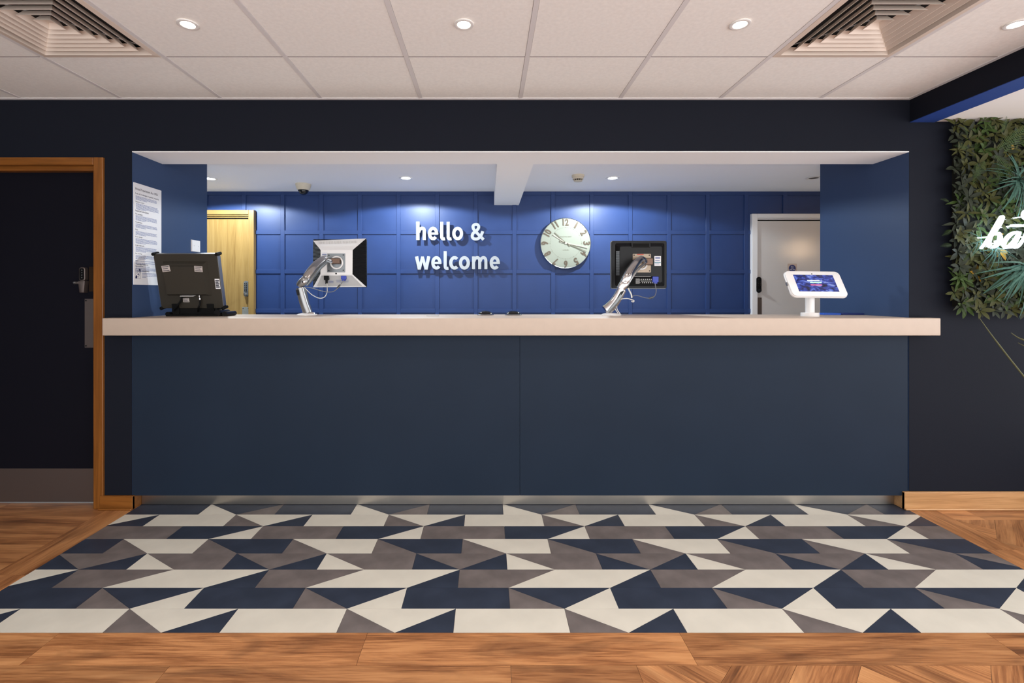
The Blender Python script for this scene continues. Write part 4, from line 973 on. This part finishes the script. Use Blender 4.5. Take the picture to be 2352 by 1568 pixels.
bm = B(); Fj = Frame((0, 3.35, 0), (1, 0, 0), (0, 0, 1), (0, -1, 0)); pbox(bm, Fj, 1479, 592, 1499, 609, -0.016, 0.02, 0.004); bev(bm, 0.002, 1); obj('tilt_head', bm, M['copper'], ar)
cable(ar, [(1422, 688, 3.18), (1430, 686, 3.18), (1442, 685.5, 3.19), (1450, 688, 3.2), (1456, 690, 3.2), (1455, 693, 3.2), (1450, 692, 3.2)], 0.0032, M['cablew'])
cable(ar, [(1420, 688, 3.18), (1413, 697, 3.18), (1411, 706, 3.18), (1416, 714, 3.18), (1421, 722, 3.18)], 0.0028, M['cablew'])
cable(ar, [(1424, 686, 3.18), (1417, 694, 3.18), (1417, 708, 3.18), (1421, 716, 3.18), (1426, 722.5, 3.18)], 0.0028, M['cablew'])

# --- tablet kiosk
tk = thing('tablet_kiosk', 'white tablet stand with lit blue screen at the right end of the worktop', 'tablet', (2.052, 3.03, ZT))
uz = Vector((0, 0.09, 0.156)).normalized(); un = Vector((0, -0.156, 0.09)).normalized()
F = Frame((1.899, 2.966, 1.279), Vector((1, 0, -0.012)), uz, un); W, H = 0.352, 0.190
bm = B(); prism(bm, rrect(0, W, 0, H, 0.030, 6), F, -0.018, -0.0045); bev(bm, 0.004, 2); obj('rear_case', bm, M['white_p'], tk, smooth=True)
bm = B(); prism(bm, rrect(0.003, W-0.003, 0.003, H-0.003, 0.028, 6), F, -0.004, 0.004); bev(bm, 0.003, 2); obj('bezel', bm, M['white_p'], tk, smooth=True)
bm = B(); prism(bm, rrect(0.040, W-0.04, H-0.03, H-0.0285, 0.0006, 1), F, 0.0038, 0.0044); obj('bezel_groove', bm, M['greyp'], tk)
sx0, sx1, sy0, sy1 = 0.049, 0.301, 0.036, 0.158
bm = B(); fbox(bm, F, sx0, sx1, sy0, sy1, 0.0035, 0.0046); so = obj('screen', bm, M['screen'], tk, label='lit blue screen')
so.data.transform(Matrix.Translation(tk.location-F.o-F.ux*sx0)); so.location = F.o+F.ux*sx0-Vector(tk.location)
for x0, x1, y0, m in ((0.125, 0.205, 0.112, 'scr_white'), (0.138, 0.212, 0.098, 'scr_green'), (0.136, 0.208, 0.080, 'scr_red')):
    bm = B(); prism(bm, rrect(x0, x1, y0, y0+0.008, 0.0035, 3), F, 0.0046, 0.0049); o = obj('screen_banner', bm, M[m], tk)
bm = B(); lathe(bm, [(0.004, 0.004), (0.003, 0.0055), (0, 0.0056)], F.p(0.172, 0.166, 0), un, 12); obj('camera_lens', bm, M['black'], tk)
bm = B(); fbox(bm, F, -0.006, 0.002, 0.085, 0.107, -0.014, -0.004); obj('side_lock', bm, M['satin'], tk)
bm = B(); lathe(bm, [(0.0255, ZT+0.02), (0.0255, 1.285), (0.0, 1.285)], (2.052, 3.035, 0), n=28); obj('post', bm, M['white_p'], tk, smooth=True)
bm = B(); lathe(bm, [(0.051, 0), (0.051, 0.020), (0.049, 0.023), (0.03, 0.024), (0, 0.024)], (2.052, 3.035, ZT), n=36); obj('base', bm, M['white_p'], tk, smooth=True)

# --- small things on the worktop
for px, lab in ((1115, 'dark chrome dome on the worktop, the left one of the pair'), (1179, 'dark chrome dome on the worktop, the right one of the pair')):
    c = Vector(((px-VX)/FPX*3.17, 3.17, ZT))
    t = thing('counter_dome', lab, 'dome', c, 'dark domes on the worktop')
    bm = B(); lathe(bm, [(0.056, 0), (0.057, 0.004), (0.052, 0.007)], c, n=40); obj('rim', bm, M['chrome'], t, smooth=True)
    bm = B(); lathe(bm, [(0.053, 0.005), (0.046, 0.016), (0.034, 0.024), (0.018, 0.029), (0, 0.030)], c, n=40); obj('cap', bm, M['blackglass'], t, smooth=True)
c = Vector(((994.5-VX)/FPX*3.08, 3.08, ZT))
bm = B(); box(bm, c.x-0.038, c.x+0.038, 3.045, 3.10, ZT, ZT+0.004); bev(bm, 0.001, 1)
tag(obj('desk_plate', bm, M['greyp'], base=c), 'small flat grey plate lying on the worktop left of the domes', 'plate')
for k, (x0, x1, m, lab) in enumerate(((2.262, 2.375, 'leaf_b', 'light blue leaflet lying at the right end of the worktop'), (2.385, 2.53, 'signblue', 'dark blue leaflet at the far right end of the worktop'))):
    bm = B(); box(bm, x0, x1, 3.20, 3.29, ZT, ZT+0.012); bev(bm, 0.002, 1)
    tag(obj('leaflet', bm, M[m], base=(x0, 3.2, ZT)), lab, 'leaflet', 'blue leaflets on the worktop')

# ================================================================== PLANT WALL AND NEON SIGN
PX0, PX1, PZ0, PZ1 = 2.775, 4.05, 1.19, 2.30
pw = thing('plant_wall', 'square panel of artificial green foliage on the navy wall at right', 'plant wall', (3.4, Y0, 1.17))
bm = B(); box(bm, PX0+0.03, PX1, Y0-0.03, Y0, PZ0+0.03, PZ1-0.03); obj('backing', bm, mat('black_green_mat', (14, 18, 12), 0.9), pw)
def leaf_mesh(name, m, prof, ribs=0.18, curl=0.25, n=6):
    me = bpy.data.meshes.new(name); V = []; Fc = []
    for i in range(n+1):
        t = i/n; w = prof(t); z = -curl*t*t
        V += [(-w, t, z+ribs*w), (0, t, z), (w, t, z+ribs*w)]
    for i in range(n):
        a = i*3; Fc += [(a, a+1, a+4, a+3), (a+1, a+2, a+5, a+4)]
    me.from_pydata(V, [], Fc); me.materials.append(m); me.polygons.foreach_set('use_smooth', [True]*len(me.polygons)); return me
oval = lambda t: 0.20*math.sin(math.pi*min(1, t*0.97+0.03))**0.8
lance = lambda t: 0.13*math.sin(math.pi*min(1, t*0.9+0.08))
blade = lambda t: 0.038*(1-t)**0.6*(0.45+min(1, t*3)*0.55)
def fern_mesh(name, m):
    me = bpy.data.meshes.new(name); V = []; Fc = []
    for i in range(18):
        t = 0.06+0.92*i/17; w = 0.21*math.sin(math.pi*(0.15+0.83*t))**0.9+0.01; z = -0.3*t*t; d = 0.019
        for s in (-1, 1):
            b = len(V); V += [(0, t-d, z), (0, t+d*0.5, z), (s*w, t+0.45*w, z-0.25*w), (s*w*0.55, t+0.25*w-d*0.5, z-0.12*w)]; Fc += [(b, b+3, b+2, b+1)]
    b = len(V); V += [(-0.008, 0, 0.004), (0.008, 0, 0.004), (0.003, 1, -0.296), (-0.003, 1, -0.296)]; Fc += [(b, b+1, b+2, b+3)]
    me.from_pydata(V, [], Fc); me.materials.append(m); return me
leafs = [leaf_mesh('leaf', LEAF[k], oval) for k in range(4)]+[leaf_mesh('leaf', LEAF[k], lance, 0.25, 0.4) for k in (0, 1, 2)]
fern = fern_mesh('fern_frond', LEAF[5]); fern2 = fern_mesh('fern_frond', LEAF[2])
blad = leaf_mesh('grass_blade', LEAF[4], blade, 0.25, 0.6, 8)
def pose(loc, d, nrm, s):
    d = Vector(d).normalized(); n = Vector(nrm); n = (n-d*n.dot(d)).normalized(); x = d.cross(n)
    return Matrix(((x.x*s, d.x*s, n.x*s, loc[0]), (x.y*s, d.y*s, n.y*s, loc[1]), (x.z*s, d.z*s, n.z*s, loc[2]), (0, 0, 0, 1)))
items = []                                                    # (kind, mesh, matrix, score)
G = random.Random(5)
step = 0.050; nx = int((PX1-PX0)/step)+1; nz = int((PZ1-PZ0)/step)+1
for i in range(nx):
    for j in range(nz):
        cx = PX0+0.02+i*step+G.uniform(-0.02, 0.02); cz = PZ0+0.02+j*step+G.uniform(-0.02, 0.02); cy = Y0-0.03-G.uniform(0.0, 0.035)
        low = (cz-PZ0)/(PZ1-PZ0)
        r_ = G.random()
        if r_ < 0.42: base_k = 0
        elif r_ < 0.72: base_k = 1
        elif r_ < 0.95: base_k = 2
        else: base_k = 3 if low < 0.35 or G.random() < 0.25 else 1
        k = G.choice((5, 6, 6, 7)); a0 = G.uniform(0, 6.28); star = G.random() < 0.3; sz = G.uniform(0.045, 0.066)
        for q in range(k):
            a = a0+6.283*q/k+G.uniform(-0.25, 0.25); lift = G.uniform(0.25, 0.95)
            d = Vector((math.cos(a), -lift, math.sin(a))); nrm = Vector((-math.cos(a)*lift, -1, -math.sin(a)*lift+0.25))
            bk = G.choice((1, 3)) if base_k == 3 else base_k
            me = leafs[4+bk] if star and bk < 3 else leafs[bk]
            s = sz*G.uniform(0.8, 1.15)*(1.15 if star else 1)
            p_ = Vector((cx, cy, cz))+d.normalized()*0.006
            items.append(('leaf', me, pose(p_, d, nrm, s), s+(0.03 if p_.x < 3.23 else -1)-cy*0.5))
parts_n = {'leaf': 0, 'fern_frond': 0, 'grass_blade': 0}
def add_part(kind, me, mx):
    o = bpy.data.objects.new(kind, me); C.objects.link(o); o.parent = pw; o.matrix_local = Matrix.Translation(-Vector(pw.location)) @ mx
items.sort(key=lambda t: -t[3])
for it in items[:296]: add_part(*it[:3])
V = []; Fc = []; MI = []; allm = LEAF
for kind, me, mx, _ in items[296:]:
    b = len(V); V += [tuple(mx @ v.co - Vector(pw.location)) for v in me.vertices]
    idx = allm.index(me.materials[0])
    for f in me.polygons: Fc.append(tuple(b+i for i in f.vertices)); MI.append(idx)
me = bpy.data.meshes.new('leaves'); me.from_pydata(V, [], Fc)
for m in allm: me.materials.append(m)
me.polygons.foreach_set('material_index', MI); me.polygons.foreach_set('use_smooth', [True]*len(Fc))
o = bpy.data.objects.new('foliage', me); C.objects.link(o); o.parent = pw; o['kind'] = 'stuff'
# fern fronds: (pixel, direction in degrees, length)
for px, py, deg, ln in ((2290, 345, 52, 0.15), (2306, 350, 58, 0.19), (2262, 370, 232, 0.12), (2245, 375, 250, 0.13), (2284, 355, 305, 0.16), (2292, 372, 262, 0.13), (2225, 340, 170, 0.10),
                        (2300, 305, 80, 0.09), (2222, 310, 115, 0.06), (2180, 462, 165, 0.06), (2185, 528, 205, 0.07), (2186, 562, 182, 0.075), (2240, 500, 150, 0.06), (2270, 505, 120, 0.07), (2212, 600, 60, 0.06),
                        (2278, 590, 275, 0.09), (2262, 695, 20, 0.06), (2215, 690, 290, 0.07), (2195, 690, 120, 0.06), (2330, 470, 300, 0.1), (2310, 520, 250, 0.08), (2340, 330, 30, 0.1), (2255, 610, 230, 0.07), (2345, 690, 200, 0.08)):
    a = math.radians(deg); p_ = at(px, py, Y0-0.108)
    d = Vector((math.cos(a), -0.45, math.sin(a)))
    add_part('fern_frond', fern if ln > 0.085 else fern2, pose(p_, d, (0, -1, 0.25), ln))
# grass tufts
for px, py, n_, ln, a0, a1 in ((2338, 420, 40, 0.19, 50, 340), (2352, 612, 40, 0.23, 170, 290), (2285, 572, 24, 0.10, 175, 345), (2250, 560, 12, 0.10, 95, 260), (2400, 430, 20, 0.2, 0, 360)):
    for q in range(n_):
        a = math.radians(a0+(a1-a0)*q/(n_-1)+G.uniform(-22, 22)); p_ = at(px+G.uniform(-9, 9), py+G.uniform(-9, 9), Y0-0.10)
        d = Vector((math.cos(a), -G.uniform(0.15, 1.1), math.sin(a)+0.15))
        add_part('grass_blade', blad, pose(p_, d, (G.uniform(-0.4, 0.4), -1, G.uniform(0.3, 1.4)), ln*G.uniform(0.5, 1.15)))

YN = 2.745
ns = thing('neon_sign', 'glowing white neon script lettering in front of the plant wall', 'sign', at(2300, 540, YN))
Fn = Frame((0, YN, 0), (1, 0, 0), (0, 0, 1), (0, -1, 0)); SN = FPX/YN
def NL(p): return ((2200+p[0]/7.842-VX)/SN, CAMZ+(VY-(460+p[1]/7.842))/SN, p[2]*0.82/7.842/SN)
def neon(name, strokes):
    bm = B()
    for st in strokes:
        ribbon(bm, [NL(p) for p in crom(st, 6)], Fn, -0.012, 0.0, round_=True)
        q = NL(st[len(st)//2]); tube(bm, [Fn.p(q[0], q[1], -0.010), Fn.p(q[0], q[1], -(Y0-YN)+0.005)], 0.003, 6)
    obj(name, bm, M['neon'], ns)
neon('letter_b', [[(812, 308, 96), (770, 390, 112), (690, 520, 100), (600, 650, 70), (520, 760, 46), (440, 858, 34)],
                  [(612, 640, 60), (580, 740, 70), (590, 815, 66), (640, 842, 58), (710, 812, 66), (766, 730, 78), (780, 640, 64), (752, 588, 44), (706, 612, 36)],
                  [(700, 735, 36), (760, 762, 40), (820, 770, 36)]])
neon('letter_a', [[(1120, 590, 46), (1060, 572, 52), (960, 620, 66), (880, 710, 70), (848, 790, 62), (880, 842, 52), (950, 815, 52), (1040, 715, 48), (1115, 605, 50)],
                  [(1128, 580, 50), (1090, 680, 62), (1030, 800, 66), (1060, 846, 50), (1130, 800, 44), (1200, 700, 36)]])
neon('letter_r', [[(1200, 700, 36), (1280, 560, 50), (1330, 640, 60), (1300, 800, 66)]])
neon('accent_bar', [[(990, 450, 42), (1075, 450, 42), (1150, 450, 42)]])
neon('accent_bar', [[(1182, 450, 40), (1260, 450, 40), (1330, 450, 40)]])
neon('upper_letter', [[(1270, 170, 60), (1215, 220, 70), (1212, 290, 70), (1270, 345, 60)]])

# long grass blades of a floor plant standing just outside the frame, tips reaching under the plant wall
gp = thing('grass_plant', 'long thin olive blades arching up under the plant wall at right edge', 'plant', (3.75, 2.55, 0))
bm = B(); lathe(bm, [(0.0, 0.0), (0.13, 0.0), (0.17, 0.34), (0.18, 0.36), (0.165, 0.36), (0.16, 0.33)], gp.location, n=28); obj('pot', bm, M['pot'], gp, smooth=True)
bm = B(); lathe(bm, [(0.16, 0.325), (0, 0.34)], gp.location, n=24); obj('soil', bm, M['soil'], gp)
for nodes in (((2248, 728, 2.80), (2275, 766, 2.78), (2310, 812, 2.75), (2352, 865, 2.72), (2400, 926, 2.69), (2450, 990, 2.66)), ((2322, 764, 2.78), (2338, 775, 2.77), (2360, 786, 2.75), (2420, 830, 2.71)), ((2338, 787, 2.78), (2360, 798, 2.75), (2380, 806, 2.73), (2430, 842, 2.7))):
    pts = [tuple(at(*q)) for q in nodes]; e = Vector(pts[-1])
    pts += [(3.75, 2.55, 0.335)]
    q = crom(pts, 5); bm = B(); tube(bm, [Vector(p) for p in q], [0.0015+0.003*min(1, i/8) for i in range(len(q))], 6); obj('blade', bm, M['stem'], gp, smooth=True)
